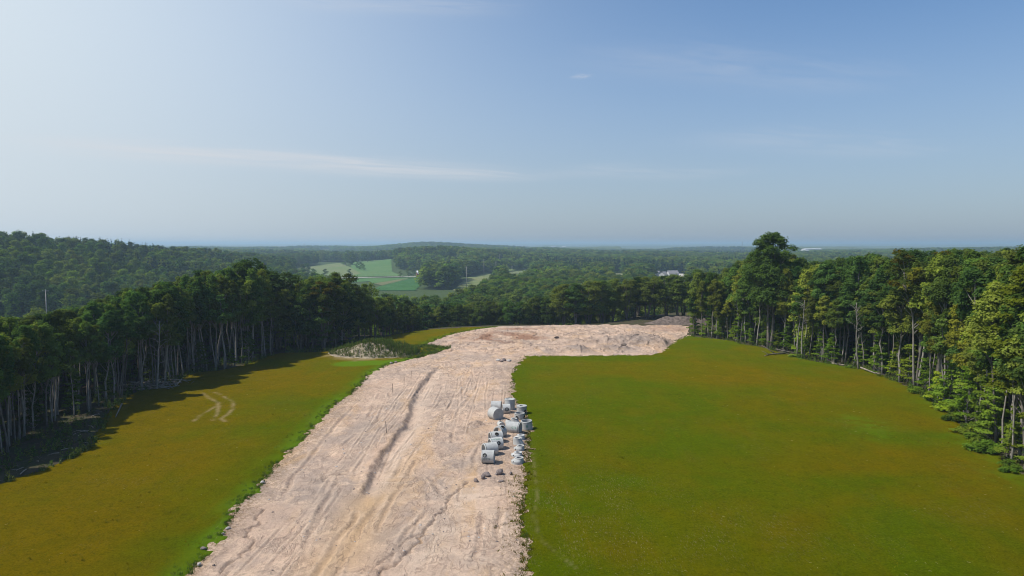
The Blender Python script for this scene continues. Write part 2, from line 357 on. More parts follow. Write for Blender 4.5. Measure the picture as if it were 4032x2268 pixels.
def dead_tree_mesh(seed, H=12, n=16):
    g = np.random.default_rng(seed); mb = MB()
    pts = bent((0, 0, -.6), (g.normal() * .7, g.normal() * .7, H), g, 7, .02); mb.tube(pts, [.17 * (1 - .8 * i / 7) + .015 for i in range(8)], 7)
    for i in range(n):
        f = g.uniform(.4, .97) * 7; i0 = int(f); q = pts[i0].lerp(pts[min(i0 + 1, 7)], f - i0); a = g.uniform(0, 6.28); l = g.uniform(.8, 2.6)
        e = q + Vector((math.cos(a) * l, math.sin(a) * l, l * g.uniform(.1, .8))); m_ = q.lerp(e, .5) + Vector((g.normal() * .15, g.normal() * .15, .1))
        mb.tube([q, m_, e], [.045, .03, .01], 4, False)
        e2 = m_ + Vector((g.normal() * .7, g.normal() * .7, g.uniform(.2, .9))); mb.tube([m_, e2], [.022, .008], 4, False)
    return mb.mesh('dead_trunk', M_BARK_PALE, True)
def place_tree(kind, tm, loc, rz, s, sz=None, color=None, tilt=(0, 0)):
    root = empty(kind, loc, (tilt[0], tilt[1], rz), (s, s, sz or s))
    t = link('trunk', tm[0], root)
    if tm[1] is not None:
        c = link('crown', tm[1], root)
        if color: c.color = (*color, 1)
    return root
# tree kinds, each a few different individuals
T_TALL = [tree_meshes('tall', 100 + i, 18, .46 + .06 * (i % 4), 2.0 + .3 * (i % 3), 34, (.65, 1.2), 8200, .32, .16, 1 + (i % 4 == 3), 1.0, bark=M_BARK_PALE if i % 3 else M_BARK) for i in range(9)]
T_FULL = [tree_meshes('full', 200 + i, 18, .24 + .06 * (i % 3), 3.1, 42, (.75, 1.4), 9500, .34, .18, 1, .85, skirt=6, bark=M_BARK_PALE if i % 2 else M_BARK) for i in range(5)]
T_BROAD = [tree_meshes('broad', 300 + i, 16, .32, 4.6, 50, (1.0, 1.8), 9500, .42, .26, 2 + i % 2, .85) for i in range(4)]
T_THIN = [tree_meshes('thin', 400 + i, 15, .6, 1.5, 14, (.6, 1.1), 1900, .38, .11, 1, .8, bark=M_BARK_PALE, lean=.02) for i in range(4)]
T_SAP = [tree_meshes('sapling', 500 + i, 8, .18, 2.0, 26, (.6, 1.1), 2300, .34, .07, 1, .3, mat=M_LEAF_Y, prof=lambda t: 1.05 - .8 * t, bark=M_BARK_PALE) for i in range(4)]
def bush_mesh(seed, R_=1.2, H=1.6, n=9, leaves=1100, mat=None):
    g = np.random.default_rng(seed); cl = []; mb = MB()
    for i in range(n):
        a = g.uniform(0, 6.28); d = R_ * g.random() ** .6; z = H * g.uniform(.25, .85) * (1 - .4 * d / R_)
        cl.append((math.cos(a) * d, math.sin(a) * d, z, g.uniform(.35, .65)))
        mb.tube([(math.cos(a) * d * .2, math.sin(a) * d * .2, -.25), (math.cos(a) * d, math.sin(a) * d, z)], [.03, .01], 4, False)
    return mb.mesh('bush_stems', M_BARK, True), crown_mesh('bush_leaves', cl, leaves, .24, g, mat or M_LEAF_Y, .8)
T_BUSH = [bush_mesh(600 + i) for i in range(4)]
# lighter-weight individuals for woods hundreds of metres off
def far_tree(seed, H, Rmax, ncl, n_leaf, leaf, mat=None, base=.25, conifer=False, cr=(1.3, 2.3)):
    g = np.random.default_rng(seed); cl = []
    for i in range(ncl):
        t = (i + g.random()) / ncl; a = g.uniform(0, 6.28)
        if conifer: d = Rmax * (1 - t) * g.uniform(.3, .9); r = .35 * Rmax * (1.15 - t)
        else: d = Rmax * math.sin(math.pi * min(1, .25 + .72 * t)) * g.uniform(.2, .95); r = g.uniform(*cr)
        cl.append((math.cos(a) * d, math.sin(a) * d, min(H * (base + (1 - base) * t), H - r * .6), r))
    me = crown_mesh('wood_tree', cl, n_leaf, leaf, g, mat or M_LEAF, .8)
    o = bpy.data.objects.new('wood_tree', me); return o
def joined_tree(tm):
    """trunk + crown in one mesh, for trees deep in a wood"""
    V, F, MI, T = [], [], [], []; b = 0
    bm = bmesh.new(); bm.from_mesh(tm[0]); nt_ = len(bm.faces); bm.from_mesh(tm[1])
    me = bpy.data.meshes.new('wood_tree'); bm.to_mesh(me); bm.free()
    me.materials.append(tm[1].materials[0]); me.materials.append(tm[0].materials[0])
    mi = np.zeros(len(me.polygons), np.int32); mi[:nt_] = 1; me.polygons.foreach_set('material_index', mi)
    return bpy.data.objects.new('wood_tree', me)
def coll(name, objs):
    c = bpy.data.collections.new(name)
    for o in objs: c.objects.link(o)
    return c
def scatter(name, pts, rotz, scl, idx, col, label, cat, kind='stuff', tilt=None):
    """one countless mass (a wood, grass, weeds): copies spread over points by geometry nodes"""
    n = len(pts); me = bpy.data.meshes.new(name); me.vertices.add(n); me.vertices.foreach_set('co', np.asarray(pts, np.float32).ravel())
    for an, ty, val in (('rotv', 'FLOAT_VECTOR', np.stack([np.zeros(n) if tilt is None else tilt[0], np.zeros(n) if tilt is None else tilt[1], rotz], 1)), ('sclv', 'FLOAT_VECTOR', scl), ('pick', 'INT', idx)):
        at = me.attributes.new(an, ty, 'POINT')
        at.data.foreach_set('vector' if ty == 'FLOAT_VECTOR' else 'value', np.asarray(val, np.int32 if ty == 'INT' else np.float32).ravel())
    o = link(name, me); tag(o, label, cat, kind=kind)
    ng = bpy.data.node_groups.new(name, 'GeometryNodeTree')
    ng.interface.new_socket('Geometry', in_out='INPUT', socket_type='NodeSocketGeometry'); ng.interface.new_socket('Geometry', in_out='OUTPUT', socket_type='NodeSocketGeometry')
    gi = ng.nodes.new('NodeGroupInput'); go = ng.nodes.new('NodeGroupOutput')
    ip = ng.nodes.new('GeometryNodeInstanceOnPoints'); ci = ng.nodes.new('GeometryNodeCollectionInfo')
    ci.inputs['Collection'].default_value = col; ci.inputs['Separate Children'].default_value = True; ci.inputs['Reset Children'].default_value = True
    def na(nm, ty):
        a = ng.nodes.new('GeometryNodeInputNamedAttribute'); a.data_type = ty; a.inputs['Name'].default_value = nm; return a.outputs['Attribute']
    er = ng.nodes.new('FunctionNodeEulerToRotation')
    ng.links.new(na('rotv', 'FLOAT_VECTOR'), er.inputs[0]); ng.links.new(er.outputs[0], ip.inputs['Rotation'])
    ng.links.new(na('sclv', 'FLOAT_VECTOR'), ip.inputs['Scale']); ng.links.new(na('pick', 'INT'), ip.inputs['Instance Index'])
    ip.inputs['Pick Instance'].default_value = True
    ng.links.new(gi.outputs[0], ip.inputs['Points']); ng.links.new(ci.outputs['Instances'], ip.inputs['Instance'])
    ng.links.new(ip.outputs[0], go.inputs[0])
    md = o.modifiers.new('spread', 'NODES'); md.node_group = ng
    return o
# ------------------------------------------------------------------ ground sheet to the horizon
def polar_ground():
    na, nr = 560, 430
    r = np.geomspace(2.0, 27000, nr); a = np.linspace(-math.pi, math.pi, na)
    # finer angles ahead
    a = np.sign(a) * (np.abs(a) / math.pi) ** 1.7 * math.pi
    A, RR = np.meshgrid(a, r); X = RR * np.sin(A); Y = RR * np.cos(A)
    Z = terrain(X, Y)
    near = (RR < 330)
    s = np.full(X.shape, -99.0)
    for poly in (SAND, GRASS_L, GRASS_S, GRASS_R): s[near] = np.maximum(s[near], sdf(X[near], Y[near], poly))
    Z = Z - .7 * smooth((s + .2) / 2.2)
    Z += np.where(near & (s < 0), .12 * (fbm(X / 2.2, Y / 2.2, 5, 3) - .5), 0)
    meadow = smooth((RR - 260) / 200)
    idx = np.arange(na * nr).reshape(nr, na)
    F = np.stack([idx[:-1, :-1], idx[:-1, 1:], idx[1:, 1:], idx[1:, :-1]], -1).reshape(-1, 4)[:, ::-1]
    V = np.stack([X, Y, Z], -1).reshape(-1, 3)
    return mesh_np('ground', V, F, {'meadow': ('POINT', meadow.ravel())}, True, [M_GROUND])
tag(link('ground', polar_ground()), 'brown leaf-strewn woodland floor and rolling land out to the horizon', 'ground', kind='structure')
def grid_sheet(name, xs, ys, hfun, mat, keep, label, cat):
    X, Y = np.meshgrid(xs, ys); Z, at, ok = hfun(X, Y)
    idx = np.arange(X.size).reshape(X.shape)
    F = np.stack([idx[:-1, :-1], idx[:-1, 1:], idx[1:, 1:], idx[1:, :-1]], -1).reshape(-1, 4)
    kf = ok.ravel()[F].any(1); F = F[kf]
    used = np.zeros(X.size, bool); used[F.ravel()] = True; re_ = np.cumsum(used) - 1
    V = np.stack([X, Y, Z], -1).reshape(-1, 3)[used]
    me = mesh_np(name, V, re_[F], {k: ('POINT', v.ravel()[used]) for k, v in at.items()}, True, [mat])
    return tag(link(name, me), label, cat, kind='structure')
def along(pts, x, y): # x of a polyline running roughly north at y
    p = sorted(pts, key=lambda q: q[1]); return np.interp(y, [q[1] for q in p], [q[0] for q in p])
TRENCH = [(-15.25, 136), (-16.2, 121), (-16, 107), (-15.24, 92.8), (-15.2, 83.5), (-15.5, 77), (-15.5, 71.9), (-15.3, 67)]
CRACKS = [[(-10.3, 49), (-8.5, 54.2), (-7.4, 58), (-6.2, 65), (-5.1, 70)], [(-22, 49), (-21.7, 54.7), (-22.3, 56.4), (-23, 59.7), (-23.5, 63.1)],
          [(-14, 72), (-17, 72.3), (-20, 71.5)], [(-20.5, 71), (-18.5, 70), (-17, 68.5)], [(-7.4, 58), (-9, 56), (-10, 52)], [(-4, 57), (-1.5, 58.5), (1, 61)], [(-3.2, 66), (-1, 66.5), (.8, 67)],
          [(-13, 121), (-8, 122.5), (-3, 123)], [(-24, 131), (-18, 133), (-12, 137), (-8, 143)], [(-11, 148), (-14, 141), (-15.3, 135)]]
TRACKS = [[(-12.6, 78), (-12.9, 69.4), (-12.9, 63), (-13.3, 57.3), (-13.3, 53.2), (-13.1, 48)], [(-11.1, 77), (-11.4, 68.9), (-11.6, 62), (-11.7, 57.7)],
          [(-19, 70), (-18.5, 65), (-17.9, 60.3), (-17.1, 55.4), (-16.6, 48)], [(-18.7, 87), (-18.8, 78.7), (-18.4, 70.6), (-17.9, 62), (-17.4, 58)], [(-17.2, 87), (-17.1, 78.7), (-16.9, 70.6)],
          [(-9.9, 70), (-8.4, 66), (-7.9, 63.5), (-8.3, 61.2), (-9, 58.5), (-9.4, 55.7)], [(-8.6, 71.5), (-6.9, 66.5), (-6.4, 63.3)], [(-22, 112), (-21, 100), (-20.5, 90), (-20.8, 82)], [(-20.2, 112), (-19.4, 100), (-18.9, 90)],
          [(-8, 118), (-9.5, 105), (-10, 95), (-9.5, 84)], [(-6.2, 118), (-7.7, 105), (-8.2, 95), (-7.7, 84)], [(-24.5, 108), (-24.2, 96), (-23.8, 84), (-23.4, 72), (-22.6, 64)],
          [(-14.5, 62), (-14.8, 55), (-15, 48)], [(-3.5, 86), (-4.2, 80), (-4.4, 75)], [(-2.5, 62), (-3, 55), (-2.8, 48)], [(-.9, 64), (-1.4, 56), (-1.2, 48)]]
MOUNDS = [(14.5, 158.5, 3.6, 2.6, .95, .7), (30.6, 168.5, 7.5, 6, 1.35, .6), (20.8, 167.5, 8, 4, .9, .45), (11, 171.5, 5, 3, .55, 0), (27.4, 176, 2, 1.2, .9, .6), (8, 158.5, 4, 3, .45, 0), (36, 171, 5, 5, .6, .35), (24, 160, 4.5, 2.4, .5, .5), (17, 176, 5, 2, .5, .2)]
def sand_h(X, Y):
    s = sdf(X, Y, SAND); inn = smooth((s - .1) / 1.6)
    h = .36 * (fbm(X / 9, Y / 12, 41, 3) - .5) + .12 * (fbm(X / 1.9, Y / 2.6, 42, 4) - .5) + .045 * (fbm(X / .7, Y / .9, 43, 2) - .5)
    at = {k: np.zeros(X.shape) for k in ('grey', 'brown', 'pale', 'soil', 'margin', 'tan')}
    # bank and ditch down the middle
    sx = X - along(TRENCH, X, Y) + .8 * (fbm(Y / 5, X * 0, 44, 3) - .5) + .6 * (fbm(X / 1.6, Y / 1.3, 144, 3) - .5); fy = smooth((Y - 64) / 6) * smooth((138 - Y) / 10)
    h += fy * (.36 * np.where(sx < 0, np.exp(-(sx / 6.5) ** 2), 1 - smooth(sx / .75)) - .12 * np.exp(-((sx - .9) / .7) ** 2) + .16 * np.exp(-((sx + .15) / .4) ** 2) * fbm(X / .8, Y / .8, 45, 2))
    clod = fbm(X / .6, Y / .8, 46, 3)
    at['soil'] = np.maximum(at['soil'], fy * np.exp(-((sx - .25) / .5) ** 2) * np.clip((clod - .38) * 4, 0, 1) * .40 * np.clip(fbm(Y / 6, X * 0, 145, 3) * 2.2 - .25, .25, 1))  # damp dark clods, with the bank's shade painted into the same tone
    at['pale'] += fy * .5 * np.exp(-((sx - 2.0) / 1.0) ** 2)
    # washed-out gullies
    for i, c in enumerate(CRACKS):
        j = fbm(X / 1.3, Y / 1.3, 60 + i, 3) - .5
        j2 = fbm(X / .5, Y / .5, 160 + i, 2) - .5; wv = .06 + .16 * fbm(X / 2.5, Y / 2.5, 170 + i, 2); d = np.abs(seg_dist(X + j * 1.6 + j2 * .5, Y + j * 1.8, c)); h -= (.20 if i < 2 else .12) * np.exp(-(d / wv) ** 2)
        at['soil'] = np.maximum(at['soil'], (.7 if i < 2 else .45) * np.exp(-(d / (wv * .75)) ** 2))
    d = seg_dist(X - 1.6, Y, CRACKS[0]); at['pale'] += .75 * np.exp(-(d / 1.3) ** 2) * np.clip(fbm(X / 2, Y / 2, 47, 3) * 2 - .5, 0, 1)
    # wheel and track marks
    for i, c in enumerate(TRACKS):
        j = (fbm(X / 4, Y / 4, 80 + i, 2) - .5) * .7; d = seg_dist(X + j, Y, c); w = .2 if i % 3 else .28
        m = np.clip(fbm(X / 3, Y / 5, 120 + i, 2) * 2.4 - .6, 0, 1)
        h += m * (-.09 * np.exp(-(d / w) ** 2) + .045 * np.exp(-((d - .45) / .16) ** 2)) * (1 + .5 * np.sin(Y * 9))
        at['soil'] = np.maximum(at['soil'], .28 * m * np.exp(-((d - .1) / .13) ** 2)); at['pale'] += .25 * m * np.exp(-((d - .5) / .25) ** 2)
    # many thinner paired prints running with the road
    gg = np.random.default_rng(77)
    for i in range(26):
        yc = gg.uniform(46, 130); yl_ = gg.uniform(14, 45); f_ = gg.uniform(.08, .92); amp = gg.uniform(.3, 1.6); fr = gg.uniform(18, 40); ph = gg.uniform(0, 6); sl = gg.normal() * .04; w_ = gg.uniform(.07, .13); dk = gg.uniform(.2, .5)
        xc = -26 + f_ * 26 + amp * np.sin(Y / fr + ph) + sl * (Y - yc); on = smooth((yl_ / 2 - np.abs(Y - yc)) / 4) * np.clip(fbm(X / 2, Y / 5, 200 + i, 2) * 3 - .9, 0, 1)
        for off in (0, 1.9):
            d = np.abs(X - xc - off); h -= .055 * on * np.exp(-(d / w_) ** 2); h += .03 * on * np.exp(-((d - .24) / .09) ** 2)
            at['soil'] = np.maximum(at['soil'], dk * on * np.exp(-(d / w_) ** 2)); at['pale'] += .35 * on * np.exp(-((d - .26) / .1) ** 2)
    for i in range(9): # turning arcs
        cx, cy, r_ = gg.uniform(-24, -2), gg.uniform(50, 125), gg.uniform(3, 9); a0 = gg.uniform(-3, 3); q_ = np.arctan2(Y - cy, X - cx); on = np.exp(-((np.angle(np.exp(1j * (q_ - a0)))) / .55) ** 4)
        for off in (0, 1.8):
            d = np.abs(np.hypot(X - cx, Y - cy) - r_ - off); h -= .05 * on * np.exp(-(d / .1) ** 2); at['pale'] += .4 * on * np.exp(-((d - .2) / .12) ** 2); at['soil'] = np.maximum(at['soil'], .3 * on * np.exp(-(d / .09) ** 2))
    # dried, broken terraces up the road
    T = smooth((Y - 116) / 16) * smooth((156 - Y) / 10) + .4 * smooth((X + 14) / 4) * smooth((Y - 72) / 4) * smooth((125 - Y) / 6) + .55 * smooth((X + 3.5) / 2) * smooth((73 - Y) / 4) + .3 * smooth((Y - 155) / 6)
    n = fbm(X / 6 + Y / 20, Y / 3.0 - X / 22, 48, 4) * 13; fl = np.floor(n); f = n - fl
    h += T * .10 * (smooth(f / .22) - f) * 1.6
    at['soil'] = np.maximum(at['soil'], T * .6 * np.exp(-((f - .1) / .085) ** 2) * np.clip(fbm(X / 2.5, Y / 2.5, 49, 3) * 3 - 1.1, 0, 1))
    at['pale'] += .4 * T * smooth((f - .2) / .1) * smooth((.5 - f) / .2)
    # spoil heaps on the far pad
    for (mx, my, rx, ry, hh, gr) in MOUNDS:
        q = ((X - mx) / rx) ** 2 + ((Y - my) / ry) ** 2 + 1.0 * (fbm(X / 3.2, Y / 3.2, 50, 3) - .5)
        k = np.exp(-np.clip(q, 0, 50) ** 1.5); h += 1.35 * hh * k * (1 + .5 * (fbm(X / 1.8, Y / 1.3, 51, 3) - .5)); at['grey'] = np.maximum(at['grey'], np.clip(gr * 1.3 * k, 0, .85))
    ridge = np.abs(fbm(X / 5 + .4 * np.sin(Y / 4), Y / 2.4, 52, 3) - .5); h += .34 * smooth((Y - 152) / 6) * np.exp(-(ridge / .03) ** 2) * smooth((205 - Y) / 4)
    at['soil'] = np.maximum(at['soil'], .3 * smooth((Y - 152) / 6) * np.exp(-(ridge / .018) ** 2))
    # damp brown stain and the pushed-up lip at the far end
    q = ((X + 3) / 10) ** 2 + ((Y - 180) / 12) ** 2 + 1.3 * (fbm(X / 5, Y / 9, 53, 3) - .5)
    at['brown'] = np.clip(1.5 - q, 0, 1) * .95 * np.clip(fbm(X / 3.5, Y / 6, 54, 3) * 4 - 1.1, 0, 1)
    q = ((X - 2) / 9) ** 2 + ((Y - 199) / 2.5) ** 2; at['brown'] = np.maximum(at['brown'], np.clip(1.2 - q, 0, .8))
    q = ((X - 46) / 9) ** 2 + ((Y - 199) / 7) ** 2; at['brown'] = np.maximum(at['brown'], .35 * np.clip(1.2 - q, 0, 1))
    h += .55 * np.exp(-((Y - 205.0) / .8) ** 2) * (.5 + fbm(X / 2.2, Y * 0, 55, 3)) * (X > -3)
    # little clod heap beside the pipes, clods along the verge
    d = np.hypot((X + 5) / 1.2, (Y - 92.6) / 1.4); k = np.exp(-d ** 2 * 1.3); h += .5 * k * (.4 + 1.2 * fbm(X / .45, Y / .45, 56, 2)); at['soil'] = np.maximum(at['soil'], .35 * k); at['grey'] = np.maximum(at['grey'], .5 * k)
    edge = np.exp(-np.clip(s, 0, 99) / 1.6); right = smooth((X + 4) / 5) * (Y < 150); left = smooth((-22.5 - X) / 3) * (Y < 120)
    at['margin'] = np.clip(.85 * left * np.exp(-np.clip(s - .5, 0, 99) / 2.6) + right * np.exp(-np.clip(s, 0, 99) / 2.0) * .9, 0, 1)
    tread = np.sin(X * 2.1 + Y * 7.5) * np.sin(X * 6.5 - Y * .8); h += .05 * at['margin'] * tread
    nz = fbm(X / 4, Y / 9, 330, 4)
    at['tan'] = .75 * np.exp(-((X + 13 - .06 * (Y - 70)) / 2.6) ** 2) * smooth((86 - Y) / 16) * np.clip(nz * 3 - .9, 0, 1)
    at['grey'] = np.maximum(at['grey'], .5 * np.exp(-((X + 18.5) / 4) ** 2) * smooth((Y - 56) / 8) * smooth((112 - Y) / 14) * np.clip(fbm(X / 3, Y / 7, 331, 4) * 3.4 - 1.2, 0, 1))
    at['grey'] = np.maximum(at['grey'], .45 * smooth((X + 11) / 3) * smooth((Y - 72) / 8) * smooth((118 - Y) / 10) * np.clip(fbm(X / 3, Y / 5, 332, 4) * 3.4 - 1.4, 0, 1))
    at['pale'] += .55 * smooth((X + 9) / 4) * smooth((72 - Y) / 8) * np.clip(fbm(X / 3, Y / 4, 333, 4) * 3 - 1.1, 0, 1)
    h *= inn
    at['pale'] = np.clip(at['pale'], 0, .9); at['margin'] = np.clip(at['margin'], 0, 1)
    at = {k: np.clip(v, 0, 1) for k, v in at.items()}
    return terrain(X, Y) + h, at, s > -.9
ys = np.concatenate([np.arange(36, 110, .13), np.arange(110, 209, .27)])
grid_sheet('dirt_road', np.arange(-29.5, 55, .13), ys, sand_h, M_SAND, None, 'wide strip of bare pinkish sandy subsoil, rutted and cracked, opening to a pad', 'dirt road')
TRK = [[(-51.7, 112.8), (-49, 109), (-46.1, 105.7), (-44.3, 101.8), (-43.1, 98.2), (-42.2, 94.9)], [(-50, 113.4), (-46.8, 109.8), (-44.4, 107), (-42.2, 101.8), (-41.5, 98.2), (-41.5, 96), (-40.3, 94.4)], [(-45.4, 103), (-45.2, 99), (-45.0, 95.6), (-44.8, 94.6)]]
def grass_h(poly, which):
    def f(X, Y):
        s0 = sdf(X, Y, poly)
        wob = 1.7 * (fbm(X / 2.6, Y / 2.6, 70, 3) - .5) + 1.3 * (fbm(X / .7, Y / .7, 71, 2) - .5)
        s = s0 + wob
        z = terrain(X, Y) + np.where(s > 0, .10 * smooth(s / .5), .55 * s) + .05 * (fbm(X / 1.1, Y / 1.1, 72, 3) - .5) * smooth(s)
        at = {k: np.zeros(X.shape) for k in ('warm', 'verge', 'thin', 'bare')}
        at['warm'] = .22 * (fbm(X / 16, Y / 30, 73, 3) - .5) + .16 * (fbm(X / 3, Y / 5, 173, 3) - .5)
        ds = -sdf(X, Y, SAND)
        if which == 'left':
            at['warm'] += .19 - .28 * np.exp(-np.clip(ds, 0, 99) / 3.5)
            at['verge'] = np.exp(-(np.clip(ds - .4, 0, 99) / 1.5) ** 2) * np.clip(fbm(X / 2.5, Y / 4, 74, 3) * 2.6 - .45, 0, 1) * .95
            q = np.clip(1 - seg_dist(X, Y, [(-34, 141), (-27.5, 141.5), (-24, 143)]) / 4.2 + .5 * (fbm(X / 3, Y / 3, 75, 2) - .5), 0, 1); at['verge'] = np.maximum(at['verge'], smooth(q * 2))
            q = np.clip(1 - seg_dist(X, Y, [(-20, 150), (-17, 160), (-16, 164)]) / 2.2, 0, 1); at['verge'] = np.maximum(at['verge'], .6 * smooth(q * 2))
            for c in TRK:
                d = seg_dist(X + .5 * (fbm(X / 2, Y / 2, 76, 2) - .5), Y, c)
                at['bare'] = np.maximum(at['bare'], .75 * np.exp(-(d / .24) ** 2) * np.clip(fbm(X / .9, Y / 1.5, 77, 3) * 2.2 - .35, 0, 1))
            at['thin'] = .75 * np.exp(-(np.clip(ds, 0, 99) / .9) ** 2) * (Y < 75)
            d = seg_dist(X, Y, [(-39, 151), (-33, 147), (-27, 150)]); at['bare'] = np.maximum(at['bare'], .8 * np.clip(1.3 - d / 3.2 + .8 * (fbm(X / 2, Y / 2, 78, 3) - .5), 0, 1) * np.clip(fbm(X / 1.2, Y / 1.2, 79, 2) * 3 - .8, 0, 1))
        elif which == 'strip':
            at['warm'] += .14 - .25 * np.exp(-np.clip(ds, 0, 99) / 2); at['verge'] = .55 * np.exp(-(np.clip(ds, 0, 99) / 1.6) ** 2) * np.clip(fbm(X / 2, Y / 2, 74, 2) * 3 - .9, 0, 1)
        else:
            at['warm'] += -.035 + .17 * smooth((X - 22) / 25) * fbm(X / 14, Y / 14, 83, 2) - .10 * np.exp(-np.clip(ds, 0, 99) / 9)
            for (gx, gy, gr) in ((48.5, 96, 1.6), (49, 92, 2.6), (47, 87.5, 1.8), (57, 84, 2.4), (56.5, 76, 3), (54, 70, 3)):
                at['verge'] = np.maximum(at['verge'], .6 * np.exp(-(np.hypot((X - gx), (Y - gy) * .6) / gr) ** 2) * np.clip(fbm(X / 1.2, Y / 1.2, 84, 3) * 2.5 - .6, 0, 1))
            dr = seg_dist(X, Y, RIGHT_EDGE); at['verge'] = np.maximum(at['verge'], .35 * np.exp(-(dr / 2.6) ** 2) * np.clip(fbm(X / 2, Y / 2, 85, 2) * 2.4 - .6, 0, 1))
            near = np.exp(-((X - 7) / 9) ** 2 - ((Y - 62) / 13) ** 2) + .7 * np.exp(-((X - 21) / 8) ** 2 - ((Y - 58) / 5) ** 2) + .6 * np.exp(-((X - 42) / 5) ** 2 - ((Y - 62) / 3) ** 2)
            at['thin'] = np.clip(near * 1.3, 0, 1) * np.clip(fbm(X / 2.5, Y / 5, 86, 3) * 3.2 - .9, 0, 1)
            at['thin'] = np.maximum(at['thin'], .8 * np.exp(-(np.clip(ds - .3, 0, 99) / .5) ** 2) * (Y < 95))
            d = seg_dist(X, Y, [(2.6, 80), (2.5, 66), (2.0, 61), (2.4, 56), (5, 51)]); at['bare'] = np.maximum(at['bare'], .32 * np.exp(-(d / .14) ** 2) * np.clip(fbm(X, Y, 87, 2) * 2.4 - .6, 0, 1))
        for i in range(7):
            xc = (-46 if which == 'left' else 4) + i * (3.2 if which == 'left' else 8) + 1.5 * np.sin(Y / 21 + i); 
            for off in (0, 1.7): at['warm'] += .07 * np.exp(-((X - xc - off) / .22) ** 2) * np.clip(fbm(X / 3, Y / 9, 300 + i, 2) * 3 - 1.1, 0, 1)
        at['thin'] = np.clip(np.maximum(at['thin'], .55 * np.clip(fbm(X / 3.5, Y / 5, 310, 3) * 5 - 3.1, 0, 1)), 0, 1)
        return z, at, (s0 > -1.6)
    return f
grid_sheet('grass_field', np.arange(-66, -13, .3), np.arange(34, 172, .3), grass_h(GRASS_L, 'left'), M_GRASS, None, 'sloping golden-olive mown grass left of the sand road, partly in tree shade', 'grass field')
grid_sheet('grass_field', np.arange(-40, -2, .4), np.arange(164, 208, .4), grass_h(GRASS_S, 'strip'), M_GRASS, None, 'small golden grass strip behind the weedy mound, along the dark wood', 'grass field')
grid_sheet('grass_field', np.arange(-2, 73, .3), np.arange(34, 187, .3), grass_h(GRASS_R, 'right'), M_GRASS, None, 'broad olive-green mown lawn between the sand road and the tall right-hand trees', 'grass field')
# ------------------------------------------------------------------ farm fields, lane and power-line clearing in the valley
def mat_crop(name, a, b, rows):
    m, nt, out = newmat(name); v = objvec(nt)
    c = mix(nt, ramp(nt, noise(nt, v, .03, 4, .6), [(.35, 0.0), (.65, 1.0)]), a, b)
    c = mix(nt, ramp(nt, noise(nt, mapping(nt, v, (.5, .06, 1), (0, 0, rows)), 1, 3, .6), [(.45, 0.0), (.7, .35)]), c, tuple(x * .6 for x in a))
    bsdf(nt, out, c, .95, None, .05); return m
FIELDS = [('crop_field', [(-130, 640), (-92, 640), (-112, 911), (-133, 858), (-137, 719)], (.035, .105, .028), (.05, .13, .035), 'dark green crop rows nearest the wood, below the tan strip'),
          ('crop_field', [(-153, 758), (-136, 879), (-132, 860), (-136, 719)], (.16, .15, .075), (.12, .14, .06), 'narrow tan stubble strip between two green crops'),
          ('crop_field', [(-270, 843), (-116, 905), (-135, 884), (-154, 760), (-170, 820), (-204, 819), (-247, 780)], (.06, .14, .035), (.085, .165, .05), 'lighter green crop just below the pale lane'),
          ('crop_field', [(-356, 1144), (-331, 1305), (-297, 1199), (-258, 1102), (-221, 997), (-222, 945), (-244, 905), (-276, 880)], (.12, .17, .06), (.17, .18, .085), 'pale green hay slope rising left beyond the lane'),
          ('crop_field', [(-316, 1338), (-237, 1330), (-180, 1021), (-150, 938), (-222, 915), (-221, 997), (-258, 1102)], (.075, .155, .045), (.11, .175, .06), 'green field climbing to the far wood, with a hedge line'),
          ('crop_field', [(-120, 1185), (-96, 1185), (-90, 1080), (-106, 1095)], (.055, .21, .035), (.075, .25, .045), 'small vivid green field enclosed by dark woods'),
          ('meadow', [(-26, 625), (-54, 640), (-60, 891), (-42, 990), (-19, 985), (-14, 1010), (-8, 1010), (-10, 985), (-24, 861), (-30, 800)], (.14, .175, .06), (.20, .19, .085), 'rough pale meadow under the power line poles'),
          ('meadow', [(-23, 1070), (-25, 1170), (-13, 1170), (-9, 1070)], (.12, .17, .06), (.16, .18, .08), 'small pale gap in the wood at the end of the pole line'),
          ('meadow', [(136, 935), (170, 945), (172, 985), (140, 985)], (.17, .19, .08), (.2, .2, .1), 'small pale clearing in the woods left of the white houses'),
          ('meadow', [(-8, 990), (34, 1035), (30, 1080), (-8, 1030)], (.15, .18, .08), (.18, .18, .09), 'thin pale strip of rough grass at the foot of the dark ridge wood'),
          ('lane', [(-290, 848), (-112, 922), (-112, 930), (-290, 856)], (.40, .38, .33), (.46, .43, .38), 'pale straight farm lane crossing the green fields'),
          ('road', [(196, 905), (214, 880), (205, 812), (211, 810), (228, 880), (236, 930), (243, 968), (231, 975), (222, 935), (210, 912)], (.42, .39, .35), (.5, .47, .43), 'pale curved road showing between treetops near the white houses')]
for nm, poly, a, b, lb in FIELDS:
    px = [p[0] for p in poly]; py = [p[1] for p in poly]; st = 2.0
    def hf(X, Y, poly=poly): return terrain(X, Y) + (.5 if 'crop' in nm or nm == 'meadow' else .9), {}, inside(X, Y, poly)
    grid_sheet(nm, np.arange(min(px) - 2, max(px) + 3, st), np.arange(min(py) - 2, max(py) + 3, st), hf, mat_crop(nm + '_cover', a, b, .3 * len(lb)), None, lb, {'crop_field': 'field', 'meadow': 'meadow', 'lane': 'lane', 'road': 'road'}[nm])
def clear(x, y):
    """open ground (no trees)"""
    r = np.zeros(np.shape(x), bool); b = x / y
    for b0, b1, y0, y1 in ((.205, .262, 570, 935), (.146, .168, 610, 985), (-.008, .028, 650, 1035), (.093, .107, 640, 955)): r |= (b > b0) & (b < b1) & (y > y0) & (y < y1)
    for nm, poly, *_ in FIELDS: r |= sdf(x, y, poly) > -6
    return r
